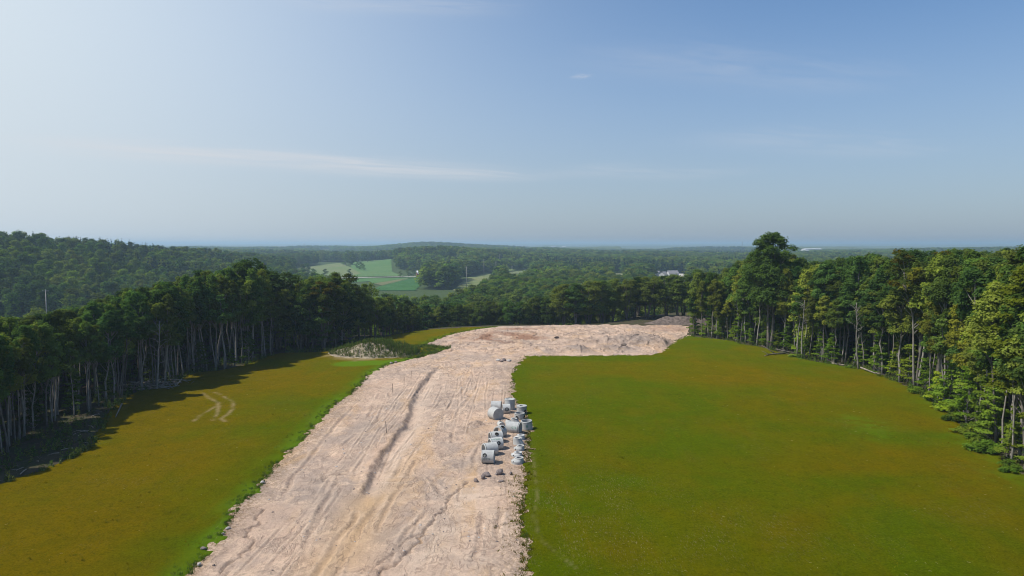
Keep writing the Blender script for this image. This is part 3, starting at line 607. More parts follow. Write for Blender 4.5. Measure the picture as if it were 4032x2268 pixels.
# ------------------------------------------------------------------ trees one by one along the edges
ORD = ['first', 'second', 'third', 'fourth', 'fifth', 'sixth', 'seventh', 'eighth', 'ninth', 'tenth', 'eleventh', 'twelfth', 'thirteenth', 'fourteenth', 'fifteenth', 'sixteenth', 'seventeenth', 'eighteenth', 'nineteenth']
TENS = {2: ('twentieth', 'twenty'), 3: ('thirtieth', 'thirty'), 4: ('fortieth', 'forty'), 5: ('fiftieth', 'fifty'), 6: ('sixtieth', 'sixty'), 7: ('seventieth', 'seventy'), 8: ('eightieth', 'eighty')}
def ordinal(k): # 1-based
    if k < 20: return ORD[k - 1]
    a, b = TENS[k // 10]; return a if k % 10 == 0 else b + '-' + ORD[k % 10 - 1]
def walk(pts, step, jitter, g):
    P = np.array(pts); d = np.hypot(*np.diff(P, axis=0).T); s = np.concatenate([[0], np.cumsum(d)])
    t = np.arange(.3, s[-1], step) + g.uniform(-jitter, jitter, len(np.arange(.3, s[-1], step))); t = np.clip(t, 0, s[-1])
    # smooth direction over 12 m
    x = np.interp(t, s, P[:, 0]); y = np.interp(t, s, P[:, 1])
    dx = np.interp(t + 6, s, P[:, 0]) - np.interp(t - 6, s, P[:, 0]); dy = np.interp(t + 6, s, P[:, 1]) - np.interp(t - 6, s, P[:, 1]); n = np.hypot(dx, dy) + 1e-9
    return x, y, dx / n, dy / n
def tz(x, y): return float(terrain(np.array([x]), np.array([y]))[0])
def HL(y): return float(np.interp(y, [60, 70, 77, 83, 100, 113, 118, 131, 136, 150, 156, 160, 170, 180], [17.5, 17.6, 17.7, 18, 17.6, 17.9, 19, 19.6, 20.5, 21, 18, 16.4, 15.6, 13]))
def HR(y): return float(np.interp(y, [60, 75, 88, 98, 116, 135, 146, 158, 165, 170, 175, 185], [24.6, 24.8, 24.5, 24.6, 23.6, 22.6, 21.6, 21.0, 21.0, 20.5, 19.2, 17.4]))
g = np.random.default_rng(11)
# tree-top survey: bearing from the viewpoint (x / y) and the slope up or down to the tops seen on it
_tt = np.array([(-200, 800), (0, 793), (82, 790), (164, 770), (246, 747), (287, 729), (366, 713), (396, 701), (451, 692), (506, 671), (601, 663), (656, 656), (684, 684), (703, 700), (770, 702), (860, 697), (930, 718), (955, 752), (1100, 765), (1280, 755), (1380, 735), (1430, 705), (1500, 699), (1600, 695), (1725, 688), (1770, 675), (1811, 690), (1838, 668), (1871, 652), (1985, 638), (2004, 646), (2059, 660), (2105, 652), (2174, 643), (2275, 629), (2338, 634), (2387, 622), (2474, 619), (2576, 617), (2900, 612)], float)
_tb = (_tt[:, 0] - 1288) / 1718; _ts = (613 - _tt[:, 1]) / 1718
def top_h(x, y, lo=6, hi=24):
    return np.clip(CAM_H + np.interp(np.asarray(x) / np.asarray(y), _tb, _ts) * y - terrain(x, y), lo, hi)
def th1(x, y, lo=6, hi=24): return float(top_h(np.array([x]), np.array([y]), lo, hi)[0])
def put(tm, kind, x, y, h, baseH, label, cat, group, color=None, wide=1.0, tilt=None):
    s = h / baseH
    if len(label.split()) > 16: label = label.replace('from its near end', 'from near end')
    if len(label.split()) > 16: label = label.replace('mid-height ', '')
    o = place_tree(kind, tm, (x, y, tz(x, y) - .1), g.uniform(0, 6.28), s * wide * g.uniform(.9, 1.12), s, color, tilt or (g.normal() * .018, g.normal() * .018))
    return tag(o, label, cat, group)
KIND = {'left': 'in the shaded left wood', 'right': 'in the sunlit right wood'}
def row(side, pts, offs, step, jit, pool, hf, hr, rowname,  cat='tree', baseH=18, colorf=None, skip=None, wide=1.0, kind='forest_tree', look=None, ymin=58, setback=1.0):
    x, y, dx, dy = walk(pts, step, jit, g); k = 0
    for i in range(len(x)):
        o = g.uniform(*offs)
        if side == 'left':
            o += float(np.interp(y[i], [60, 70, 86, 95, 106], [10, 9, 8, 6, 0])) * setback
            px, py = x[i] - dy[i] * o, y[i] + dx[i] * o
        else: px, py = x[i] + dy[i] * o, y[i] - dx[i] * o
        if py < ymin or (side == 'left' and py < 67) or (skip and skip(px, py)): continue
        k += 1; h = (th1(px, py, 8, 24.5) if hf in (HL, HR) else hf(py)) * g.uniform(*hr); tm = pool[g.integers(len(pool))]
        col = colorf(px, py) if colorf else None
        lk = look(tm, h, col) if look else 'tree'
        put(tm, kind, px, py, h, baseH, f'{lk}, {ordinal(k)} in the {rowname} from its near end', cat, f'trees of the {rowname}', col, wide)
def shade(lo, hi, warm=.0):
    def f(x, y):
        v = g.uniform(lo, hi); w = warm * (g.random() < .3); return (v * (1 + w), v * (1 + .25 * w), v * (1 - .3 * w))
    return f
near_oak = lambda x, y: math.hypot(x - 61.2, y - 161.3) < 4.2 or math.hypot(x - 69.6, y - 116.3) < 1.6
def look_tall(tm, h, col): return ('short ' if h < 14 else 'tall ' if h > 18.5 else 'mid-height ') + ('pale-stemmed ' if tm[0].materials[0] is M_BARK_PALE else 'brown-stemmed ') + ('thin tree' if tm in T_THIN else 'full-crowned tree' if tm in T_FULL else 'forest tree')
LE1 = [(-53.4, 58)] + LEFT_EDGE[1:10]
row('left', LE1, (.3, 2.2), 1.8, .7, T_TALL + T_THIN[:2], HL, (.78, .96), 'left wood front row', colorf=shade(.95, 1.4, .25), look=look_tall)
row('left', LE1, (3.5, 6.5), 2.7, 1.0, T_TALL, HL, (.85, 1.0), 'left wood second row', colorf=shade(.95, 1.5, .3), look=look_tall)
LE2 = [(-56, 155), (-52, 158), (-42.5, 159.5), (-40, 168), (-37.5, 180), (-34, 187), (-27, 199)]
row('left', LE2, (.3, 1.8), 3.4, 1.0, T_FULL + T_BROAD[:2], HL, (.8, .98), 'row behind the weedy mound', colorf=shade(.85, 1.15), look=look_tall, wide=1.1)
row('left', LE2, (4, 8), 3.8, 1.2, T_BROAD, HL, (.95, 1.08), 'back row behind the weedy mound', baseH=16, colorf=shade(.85, 1.2), look=lambda *a: 'broad dark tree')
RE1 = [(54.5, 60)] + RIGHT_EDGE[1:]
yl = lambda x, y: (lambda v, w: (v * (1 + .8 * w), v * (1 + .5 * w), v))(g.uniform(.9, 1.45), max(0, g.normal(.2, .38)))
row('right', RE1, (.4, 2.2), 2.0, .8, T_TALL[::2] + T_THIN, HR, (.6, .9), 'right wood front row', colorf=yl, look=look_tall, skip=near_oak)
row('right', RE1, (2.6, 5.0), 2.6, 1.0, T_TALL + T_FULL[:2], HR, (.86, 1.0), 'right wood second row', colorf=yl, look=look_tall, skip=near_oak)
row('right', RE1, (.6, 3.2), 2.6, 1.2, T_SAP, lambda y: 7.5, (.45, 1.25), 'right wood sapling fringe', cat='sapling', baseH=8, colorf=yl, kind='sapling', look=lambda tm, h, c: ('tall ' if h > 8 else 'small ' if h < 5 else '') + 'yellow-green layered sapling', ymin=64)
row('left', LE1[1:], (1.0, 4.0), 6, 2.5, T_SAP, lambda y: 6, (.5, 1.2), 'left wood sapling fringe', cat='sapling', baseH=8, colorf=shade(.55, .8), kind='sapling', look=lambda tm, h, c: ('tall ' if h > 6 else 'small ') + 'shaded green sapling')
# broad trees standing past the far end of the sand
for k, (x, y, h) in enumerate([(20.5, 217, 12.6), (25, 221, 14.2), (23, 228, 15), (30, 224, 14.8), (34, 230, 15.5), (38, 226, 15), (41.5, 231, 15.5), (45, 227, 14.4), (48.5, 233, 15.2), (52, 229, 14.6), (55.5, 226, 14.8), (58.5, 232, 15), (17, 222, 10.5), (62, 224, 15), (28, 234, 15.6), (44, 238, 16)]):
    h = th1(x, y, 9, 18) * g.uniform(.9, 1.0)
    put(T_BROAD[k % 4], 'broad_tree', x, y, h, 16, f'broad dark tree beyond the sand pad, {ordinal(k + 1)} from the left in front' if k < 12 else f'broad dark tree beyond the sand pad, {ORD[k - 12]} of those set further back', 'tree', 'broad trees past the end of the sand pad', shade(.85, 1.15)(0, 0), 1.25)
for k in range(22):
    x = -32 + 2.25 * k + g.uniform(-.8, .8); y = float(far_edge(x)) + g.uniform(14, 26); h = th1(x, y, 9, 18) * g.uniform(.85, 1.0)
    put(T_BROAD[g.integers(4)], 'valley_tree', x, y, h, 16, f'rounded dark tree in the dip behind the sand crest, {ordinal(k + 1)} from the left', 'tree', 'rounded trees in the dip behind the crest', shade(.85, 1.2)(0, 0), 1.05)
# single trees that stand out
def spiral(t): return math.sin(math.pi * min(1, .2 + .8 * t)) ** .8
OAK = tree_meshes('oak', 900, 27.4, .40, 5.6, 130, (1.3, 2.1), 32000, .46, .42, 2, .9, prof=lambda t: math.sqrt(max(.02, 1 - ((t - .3) / .74) ** 2)))
tag(place_tree('oak_tree', OAK, (61.3, 161.2, tz(61.3, 161.2) - .1), .6, 1.0, 1.0, (.9, .95, .9)), 'giant round-topped oak towering above the right wood at the lawn corner', 'tree')
TWIN = tree_meshes('twin', 901, 24, .5, 3.0, 64, (.9, 1.6), 10500, .40, .2, 2, .7, bark=M_BARK_PALE, gold=lambda x, y, z: .6 if z > 18 else .12, prof=lambda t: .75 + .25 * t if t < .8 else .6)
tag(place_tree('gold_topped_tree', TWIN, (69.6, 116.2, tz(69.6, 116.2) - .1), 1.0, 1.0, 1.0, None, (.02, -.03)), 'tall twin-stemmed tree with bare pale trunks and a golden top', 'tree')
GOLD = tree_meshes('golden', 902, 16.5, .5, 5.2, 46, (1.0, 1.7), 8200, .46, .24, 3, .55, gold=lambda x, y, z: .8 if z > 13.2 else .06)
tag(place_tree('spreading_tree', GOLD, (-44.8, 160.5, tz(-44.8, 160.5) - .1), 2.1, 1.0, .97, (.95, .95, .85)), 'spreading multi-stemmed tree with a yellow crest above the weedy mound', 'tree')
YEL = tree_meshes('yellowing', 903, 23, .35, 3.6, 44, (.8, 1.5), 8600, .40, .18, 1, .65, mat=M_LEAF_Y, skirt=6)
tag(place_tree('yellowing_tree', YEL, (58.2, 76.2, tz(58.2, 76.2) - .1), .3, 1.0, 1.0, (1.15, 1.0, .8)), 'yellow-green tree overhanging the lawn at the near end of the right wood', 'tree')
for k, (x, y, h, lb) in enumerate([(-62.6, 124, 14.5, 'bare grey dead trunk with stub branches among the left wood stems'), (-61.2, 116, 12, 'thin dead tree with twiggy top beside the left wood brush'), (63.2, 147.5, 13, 'bare dead snag standing right of the giant oak'), (68.9, 134.5, 13.5, 'dead branching snag in the middle of the right wood edge')]):
    me = dead_tree_mesh(950 + k, h); o = empty('dead_tree', (x, y, tz(x, y) - .1), (0, 0, k)); link('trunk', me, o); tag(o, lb, 'dead tree', 'bare dead trees at the wood edges')
# shrubs in front of the right wood
x, y, dx, dy = walk(RIGHT_EDGE[1:], 2.2, 1.0, g); k = 0
for i in range(len(x)):
    o = g.uniform(-1.6, 1.0); px, py = x[i] + dy[i] * o, y[i] - dx[i] * o
    if py > 150 or (118 < py < 146 and i % 3): continue
    k += 1; s = g.uniform(.45, 1.0) * (1.0 if py < 118 else .6); m = T_BUSH[g.integers(4)]
    r = empty('shrub', (px, py, tz(px, py) - .05), (0, 0, g.uniform(0, 6)), (s * 1.25, s * 1.25, s)); link('stems', m[0], r); c = link('foliage', m[1], r); c.color = (*[v * .9 for v in yl(0, 0)], 1)
    tag(r, f'bright green shrub, {ordinal(k)} along the right wood foot from the near end', 'shrub', 'bright shrubs at the foot of the right wood')
# ------------------------------------------------------------------ woods seen as one mass
def jgrid(x0, x1, y0, y1, st, g):
    X, Y = np.meshgrid(np.arange(x0, x1, st), np.arange(y0, y1, st)); X = X.ravel() + g.uniform(-.45, .45, X.size) * st; Y = Y.ravel() + g.uniform(-.45, .45, Y.size) * st; return X, Y
def stand_pick(X, Y, k):
    # woods come in stands: most mixed, some of dark needles, some of light young leaf (the last two kinds of a set)
    a = fbm(X / 75, Y / 110, 340, 3); n = len(X); p = g.integers(0, max(k - 2, 1), n)
    p = np.where((a > .60) & (g.random(n) < .8), k - 1, p); return np.where((a < .40) & (g.random(n) < .75), k - 2, p)
def wood(name, X, Y, sc_, col, label, hs=(.85, 1.1), wd=(.9, 1.15), sink=.3):
    n = len(X); s = g.uniform(*hs, n) * sc_; w = s * g.uniform(*wd, n); Z = terrain(X, Y) - sink
    return scatter(name, np.stack([X, Y, Z], 1), g.uniform(0, 6.28, n), np.stack([w, w, s], 1), stand_pick(X, Y, len(col.objects)), col, label, 'woods')
C_NEAR = coll('near_wood_trees', [joined_tree(t) for t in T_BROAD[:1] + T_FULL + T_TALL[:3]])
X, Y = jgrid(-150, -52, 40, 215, 3.9, g); e = xl(Y) - X
q = (e > 8 + np.interp(Y, [60, 70, 86, 95, 106], [10, 9, 8, 6, 0])) & (e < 82) & (np.abs(X) < 1.05 * Y) & ~((Y > 155) & (e < 10))
wood('forest', X[q], Y[q], top_h(X[q], Y[q], 9, 22) / 18, C_NEAR, 'dense interior of the left wood, crowns closing above dark stems', (.9, 1.0))
X, Y = jgrid(56, 150, 56, 250, 3.9, g); e = X - xr(Y)
q = (e > 7) & (X < 1.0 * Y) & (e < 62)
X, Y = X[q], Y[q]; sc_ = top_h(X, Y, 9, 24) / 18
n = len(X); s = sc_ * g.uniform(.86, 1.02, n)
scatter('forest', np.stack([X, Y, terrain(X, Y) - .3], 1), g.uniform(0, 6.28, n), np.stack([s, s, s], 1), g.integers(0, len(C_NEAR.objects), n), C_NEAR, 'dense interior of the right wood behind its sunlit edge', 'woods')
C_MID = coll('mid_wood_trees', [far_tree(700 + i, 16, 4.0 + .4 * (i % 3), 24, 1500, .8) for i in range(5)] + [far_tree(710, 17, 3.2, 18, 1300, .7, M_NEEDLE, .12, True), far_tree(711, 16, 3.6, 20, 1300, .8, M_LEAF_Y)])
C_LOW = coll('far_wood_trees', [far_tree(720 + i, 16, 4.6, 12, 300, 1.7, None, .2, False, (1.8, 2.8)) for i in range(4)] + [far_tree(730, 17, 3.6, 12, 300, 1.4, M_NEEDLE, .1, True), far_tree(731, 15, 4.4, 12, 300, 1.7, M_LEAF_Y, .2, False, (1.8, 2.8))])
X, Y = jgrid(-150, 330, 214, 640, 5.6, g)
px = 1288 + 1718 * X / Y; lim = np.interp(px, [880, 1140, 1200, 1235, 1300, 2400], [365, 365, 470, 590, 625, 640])
q = (Y > far_edge(X) + 27) & (Y < lim) & (X > -.3 * Y - 40) & (X < .8 * Y) & ~clear(X, Y) & (X - xr(Y) < 300)
q &= ~((X > 14) & (X < 66) & (Y < 242)); 
wood('valley_forest', X[q], Y[q], 1.0, C_MID, 'rolling canopy of dark green woods below the far end of the sand', (.8, 1.12))
X, Y = jgrid(-640, -112, 150, 1330, 8.2, g)
q = (np.abs(X) < .98 * Y) & ((X < -205) | (Y < 560)) & (xl(np.clip(Y, 0, 400)) - X > 60) & ~clear(X, Y) & (X < -.26 * Y - 30 * (Y > 600))
wood('hillside_forest', X[q], Y[q], 1.14, C_MID, 'wooded hill rising above the left wood to the skyline', (.75, 1.2))
XS, YS = [], []
X, Y = jgrid(-1100, 1150, 625, 1450, 8.5, g); r_ = (np.abs(X) < .8 * Y) & ~clear(X, Y) & (terrain(X, Y) < 30)
vis = (X > -.02 * Y) | (Y > 1360 - .35 * (X + 320)) | ((X > -.19 * Y) & (Y > 1015 + .2 * np.abs(X)))
for poly in ([(-88, 655), (-57, 660), (-63, 885), (-104, 885)], [(-88, 935), (-64, 902), (-46, 998), (-30, 1012), (-40, 1045), (-96, 1020)], [(-318, 815), (-292, 825), (-285, 900), (-262, 950), (-300, 980), (-330, 960)]):
    vis |= inside(X, Y, poly)
q = r_ & vis & ~((X < -330) & (Y < 1330)); XS.append(X[q]); YS.append(Y[q])
X, Y = jgrid(-2500, 2600, 1450, 3300, 15, g); q = (np.abs(X) < .8 * Y); XS.append(X[q]); YS.append(Y[q])
X = np.concatenate(XS); Y = np.concatenate(YS); gap = (fbm(X / 300, Y / 420, 91, 3) > .62) & (Y > 1500)
X, Y = X[~gap], Y[~gap]; n = len(X); s = g.uniform(.8, 1.2, n) * np.where(Y > 1450, 1.25, np.where((X > -110) & (X < -25) & (Y < 1050), 1.3, 1.08)); w = s * g.uniform(.95, 1.2, n) * np.where(Y > 1450, 1.35, 1.1)
scatter('distant_forest', np.stack([X, Y, terrain(X, Y) - .4], 1), g.uniform(0, 6.28, n), np.stack([w, w, s], 1), np.where(Y > 1400, stand_pick(X / 4, Y / 4, 6), stand_pick(X, Y, 6)), C_LOW, 'blue-green woods spreading across the plain beyond the fields', 'woods')
def canopy():
    na, nr = 1300, 330; r = np.geomspace(3100, 26000, nr); a = np.linspace(-.86, .86, na); A, RR = np.meshgrid(a, r); X = RR * np.sin(A); Y = RR * np.cos(A)
    Z = terrain(X, Y); big = fbm(X / 700, Y / 1500, 92, 3); Z = Z + 16 * smooth((big - .30) / .05) * (1 - .7 * smooth((fbm(X / 380, Y / 1000, 93, 2) - .64) / .03)) + 7 * (vnoise(X / 22, Y / 30, 94) - .5) + 5 * (vnoise(X / 60, Y / 80, 95) - .5)
    Z = Z - 12 * smooth((3300 - RR) / 200)
    idx = np.arange(na * nr).reshape(nr, na); F = np.stack([idx[:-1, :-1], idx[:-1, 1:], idx[1:, 1:], idx[1:, :-1]], -1).reshape(-1, 4)[:, ::-1]
    F = F[(vnoise(X * .013, Y * .004, 96).ravel()[F[:, 0]] < 2)]
    T = np.clip(.35 + .5 * (fbm(X / 150, Y / 400, 97, 3).ravel()[F[:, 0]] - .5), 0, 1)
    return mesh_np('horizon_forest', np.stack([X, Y, Z], -1).reshape(-1, 3), F, {'tint': ('FACE', T)}, False, [M_LEAF])
tag(link('horizon_forest', canopy()), 'hazy blue wooded plain and low ridges along the horizon', 'woods', kind='stuff')
# lone trees and hedge clumps in the fields
FT = [(-267, 870, 14), (-257, 880, 13), (-245, 895, 12), (-212, 890, 12), (-285, 870, 14), (-290, 1190, 20), (-284, 1205, 22), (-278, 1190, 20), (-262, 1240, 20), (-150, 915, 9), (-142, 935, 12), (-136, 940, 12), (-252, 1110, 11), (-240, 1080, 12), (-231, 1060, 11), (-124, 965, 17), (-133, 975, 15), (-118, 975, 18)]
fl = ['round tree left of the field row below the hay slope', 'second round tree along the pale lane hedge', 'low bushy tree along the lane, third in its row', 'single round tree standing alone by the pale lane', 'leftmost round tree of the row along the pale lane', 'left of the three tall trees on the hay slope', 'tallest of the three trees clumped on the hay slope', 'right of the three tall trees on the hay slope', 'lone tree high on the green field below the far wood', 'small round tree on the lane edge left of the barn', 'bushy tree below the big dark wood near the lane', 'second bushy tree below the big dark wood', 'upper bush of the hedge crossing the green slope', 'middle bush of the hedge crossing the green slope', 'lower bush of the hedge crossing the green slope', 'leafy tree right behind the red barn', 'leafy tree behind the left end of the red barn', 'tallest tree behind the right end of the red barn']
FT_M = [far_tree(740 + i, 16, 5.2, 20, 1000, 1.0, None, .12).data for i in range(3)]
for k, (x, y, h) in enumerate(FT):
    r = empty('field_tree', (x, y, tz(x, y) - .3), (0, 0, k), (h / 16 * 1.15, h / 16 * 1.15, h / 16)); link('crown', FT_M[k % 3], r)
    mb = MB(); mb.tube([(0, 0, -.5), (.1, .1, 5)], [.4, .3], 6); link('trunk', mb.mesh('field_trunk', M_BARK), r); tag(r, fl[k], 'tree', 'lone trees in the farm fields')
SKY_TINT = (.89, 1.16, 1.38); AUR_COL = (7.6, 8.4, 8.8); LOW_COL = (4.0, 4.6, 5.5); EXPOSURE = 0.0
# ------------------------------------------------------------------ precast concrete manhole sections beside the lawn
def lathe_bm(prof, n=40, off=None):
    """closed (r,z) outline turned about z; off(z) shifts a ring sideways (eccentric cones)"""
    bm = bmesh.new(); rings = []
    for j, (r, z) in enumerate(prof):
        ox = off[j] if off else 0
        rings.append([bm.verts.new((ox + r * math.cos(2 * math.pi * k / n), r * math.sin(2 * math.pi * k / n), z)) for k in range(n)] if r > 1e-6 else [bm.verts.new((ox, 0, z))] * n)
    m = len(prof)
    for j in range(m):
        a, b = rings[j], rings[(j + 1) % m]
        for k in range(n):
            q = [a[k], a[(k + 1) % n], b[(k + 1) % n], b[k]]; u = []
            [u.append(v) for v in q if v not in u]
            if len(u) > 2:
                try: bm.faces.new(u)
                except ValueError: pass
    bmesh.ops.recalc_face_normals(bm, faces=bm.faces[:]); return bm
def bm_mesh(bm, name, mat, auto=True):
    for f in bm.faces: f.smooth = True
    for e in bm.edges:
        if len(e.link_faces) == 2 and e.calc_face_angle(0) > .5: e.smooth = False
    me = bpy.data.meshes.new(name); bm.to_mesh(me); bm.free(); me.materials.append(mat); return me
def cut(me, ports):
    """bore pipe holes through a wall: ports = (angle, z, radius)"""
    if not ports: return me
    o = bpy.data.objects.new('blank', me); C.objects.link(o); tmp = []
    for a, z, r in ports:
        bm = bmesh.new(); bmesh.ops.create_cone(bm, cap_ends=True, segments=24, radius1=r, radius2=r, depth=1.0)
        bmesh.ops.transform(bm, matrix=Matrix.Rotation(a, 4, 'Z') @ Matrix.Translation((.75, 0, z)) @ Matrix.Rotation(math.pi / 2, 4, 'Y'), verts=bm.verts)
        cm = bpy.data.meshes.new('bore'); bm.to_mesh(cm); bm.free(); c = bpy.data.objects.new('bore', cm); C.objects.link(c); tmp.append(c)
        md = o.modifiers.new('bore', 'BOOLEAN'); md.object = c; md.operation = 'DIFFERENCE'; md.solver = 'EXACT'
    dg = bpy.context.evaluated_depsgraph_get(); res = bpy.data.meshes.new_from_object(o.evaluated_get(dg))
    for t in tmp + [o]: bpy.data.objects.remove(t, do_unlink=True)
    return res
def gasket(R_, a, z, r):
    """black rubber boot lining a bored hole"""
    bm = bmesh.new(); n = 24; rings = []
    M_ = Matrix.Rotation(a, 4, 'Z')
    for (rr, dx) in ((r * 1.14, -.02), (r * 1.14, .035), (r * .80, .035), (r * .74, -.16), (r * .98, -.16)):
        rings.append([bm.verts.new(M_ @ Vector((math.sqrt(max(R_ ** 2 - (rr * math.cos(t)) ** 2, .01)) + dx, rr * math.cos(t), z + rr * math.sin(t)))) for t in [2 * math.pi * k / n for k in range(n)]])
    for j in range(5):
        p, q = rings[j], rings[(j + 1) % 5]
        for k in range(n): bm.faces.new((p[k], p[(k + 1) % n], q[(k + 1) % n], q[k]))
    bmesh.ops.recalc_face_normals(bm, faces=bm.faces[:]); return bm_mesh(bm, 'pipe_port', M_RUBBER)
def wrap_text(body, size, R_, a0, z0, mat, axis_up=True, spacing=1.0, turn=1):
    cu = bpy.data.curves.new('marking', 'FONT'); cu.body = body; cu.size = size; cu.align_x = 'CENTER'; cu.align_y = 'CENTER'; cu.resolution_u = 2; cu.space_character = spacing
    o = bpy.data.objects.new('marking', cu); C.objects.link(o); dg = bpy.context.evaluated_depsgraph_get(); me = bpy.data.meshes.new_from_object(o.evaluated_get(dg)); bpy.data.objects.remove(o, do_unlink=True)
    bm = bmesh.new(); bm.from_mesh(me); bmesh.ops.triangulate(bm, faces=bm.faces[:]); bmesh.ops.subdivide_edges(bm, edges=[e for e in bm.edges if e.calc_length() > .12], cuts=2)
    for v in bm.verts:
        u, w = (v.co.x, v.co.y) if axis_up else (turn * v.co.y, -turn * v.co.x)
        ang = a0 + u / R_; v.co = ((R_ + .006) * math.cos(ang), (R_ + .006) * math.sin(ang), z0 + w)
    bm.to_mesh(me); bm.free(); me.materials.clear(); me.materials.append(mat); return me
def barrel_prof(Ro, Ln, wall=.13, closed=False, step=True):
    Ri = Ro - wall
    if closed: p = [(0, 0), (Ro - .02, 0), (Ro, .02)]
    else: p = [(Ri, .05), (Ri + .06, .0), (Ro - .02, 0), (Ro, .02)]
    p += ([(Ro, Ln - .16), (Ro - .035, Ln - .15), (Ro - .035, Ln - .12), (Ro - .015, Ln - .11), (Ro - .015, Ln - .05), (Ro - .05, Ln), (Ri, Ln)] if step else [(Ro, Ln - .02), (Ro - .02, Ln), (Ri, Ln)])
    if closed: p += [(Ri, .18), (0, .18)]
    return p
PIPE_GROUP = 'precast concrete sections along the lawn edge'
def section(kind, loc, body, label, cat, rot, ports=(), Ro=.735, marks=(), ring=None, extra=None):
    o = empty(kind, loc, rot); me = cut(body, [(a, z, r) for a, z, r in ports]); me.name = 'barrel'
    link('barrel', me, o)
    for a, z, r in ports: link('pipe_port', gasket(Ro, a, z, r), o)
    for mk in marks: link('painted_marking', mk, o)
    if ring: link('rim_seal', ring, o)
    for e in extra or (): link(*e, o)
    return tag(o, label, cat, PIPE_GROUP)
def seal(Ro, z): # dark joint seal on the spigot
    mb = lathe_bm([(Ro - .034, z - .012), (Ro - .008, z - .012), (Ro - .008, z + .02), (Ro - .034, z + .02)], 40); return bm_mesh(mb, 'rim_seal', M_RUBBER)
def lying(x, y, Ro, yaw):
    """z axis of the section laid level, pointing along yaw (0 = east)"""
    return (x, y, tz(x, y) + Ro - .05), Matrix.Rotation(yaw, 4, 'Z') @ Matrix.Rotation(math.pi / 2, 4, 'Y')
def lay(kind, x, y, Ro, Ln, yaw, label, closed=False, ports=(), marks=(), wall=.13, step=True, roll=0.0, cat='concrete pipe', seal_on=True):
    loc, M_ = lying(x, y, Ro, yaw); M_ = M_ @ Matrix.Rotation(roll, 4, 'Z')
    off = M_ @ Vector((0, 0, -Ln / 2)); bm = lathe_bm(barrel_prof(Ro, Ln, wall, closed, step))
    return section(kind, Vector(loc) + off, bm_mesh(bm, 'barrel', M_CONC), label, cat, M_.to_euler(), ports, Ro, marks, seal(Ro, Ln - .135) if step and seal_on else None)
PI = math.pi
# for a section laid with its axis pointing west (yaw = pi): local x points up?  Ry(90) sends local x to -z, local y stays; so angle pi faces up, -pi/2 * sign faces the viewer
def face(yaw, up):
    """local angle that faces the viewer (south) on a lying section, raised by up radians towards the top"""
    s = -1 if math.cos(yaw) > 0 else 1     # local +y is rotated by yaw
    return math.atan2(s * math.cos(up), -math.sin(up))
Y1 = PI - .10
lay('manhole_barrel', -2.72, 76.6, .745, 1.42, Y1, 'nearest lying concrete barrel with a round black pipe port and faded marks', ports=[(face(Y1, .50), 1.02, .20)], marks=[wrap_text('FSTTF', .34, .745, face(Y1, -.12), .80, M_DARKPAINT, False)], seal_on=False)
Y2 = PI + .42
lay('manhole_barrel', -2.62, 79.5, .76, 1.62, Y2, 'plain lying barrel just behind the nearest one, open end facing left', roll=.1)
lay('manhole_barrel', -2.0, 81.7, .76, 1.55, PI + .38, 'lying barrel with green marks along its top, third from the near end', ports=[(face(PI + .38, .35), .62, .2)], marks=[wrap_text('MMAED', .30, .76, face(PI + .38, 1.05), .8, M_GREENPAINT, False)])
lay('manhole_barrel', -2.05, 84.5, .75, 1.6, PI + .30, 'lying barrel with a dark port near its top, fourth from the near end', ports=[(face(PI + .30, .85), .80, .21)])
lay('manhole_barrel', -1.55, 87.0, .78, 1.0, PI + .95, 'short lying ring showing its wide open end, back of the left row', ports=[(face(PI, .15) + .9, .45, .24)], wall=.15)
lay('manhole_barrel', .25, 89.0, .77, 1.85, -.36, 'big lying barrel with green lettering, open end facing right', marks=[wrap_text('GTIL', .40, .77, face(-.36, .22), 1.22, M_GREENPAINT, False, .9, -1)])
lay('manhole_section', -2.25, 95.6, .90, 1.5, -PI / 2 + .62, 'large lying base section with its blank grey closed end towards the viewer', closed=True, step=False)
# closed end is at local z = 0: turn it so the end faces the viewer
o = bpy.data.objects['manhole_section']; M_ = Matrix.Rotation(-PI / 2 + .62 + PI, 4, 'Z') @ Matrix.Rotation(PI / 2, 4, 'Y'); o.rotation_euler = M_.to_euler(); o.location = Vector((-2.35, 96.0, tz(-2.35, 96) + .85)) + M_ @ Vector((0, 0, -.75))
lay('manhole_barrel', -2.35, 101.0, .78, 1.5, -.1, 'lying barrel half hidden behind the large closed base section', step=False)
lay('manhole_barrel', -.85, 99.6, .72, 1.12, .12, 'short lying barrel with a round port facing forward, beside the tall upright one', ports=[(face(.12, .12), .58, .25)], step=False)
Ml = -PI / 2 + .38 + PI
o = lay('small_manhole', -1.5, 91.4, .44, .85, Ml, 'smallest lying base with a round blank end and a dark hole on top', closed=True, step=False, ports=[(PI, .50, .16)], wall=.08)
o.location = Vector((-1.5, 91.6, tz(-1.5, 91.6) + .42)) + Matrix.Rotation(Ml, 4, 'Z') @ Matrix.Rotation(PI / 2, 4, 'Y') @ Vector((0, 0, -.42))
o = lay('small_manhole', -.45, 92.6, .44, .85, Ml - .2, 'small lying base with black port on top, just behind the green-lettered barrel', closed=True, step=False, ports=[(PI, .50, .18)], wall=.08)
def stand(kind, x, y, prof, label, cat='concrete pipe', yaw=0, ports=(), Ro=.735, marks=(), off=None, tilt=(0, 0), extra=None, ring=None):
    bm = lathe_bm(prof, 40, off); return section(kind, (x, y, tz(x, y) - .04), bm_mesh(bm, 'barrel', M_CONC), label, cat, (tilt[0], tilt[1], yaw), ports, Ro, marks, ring, extra)
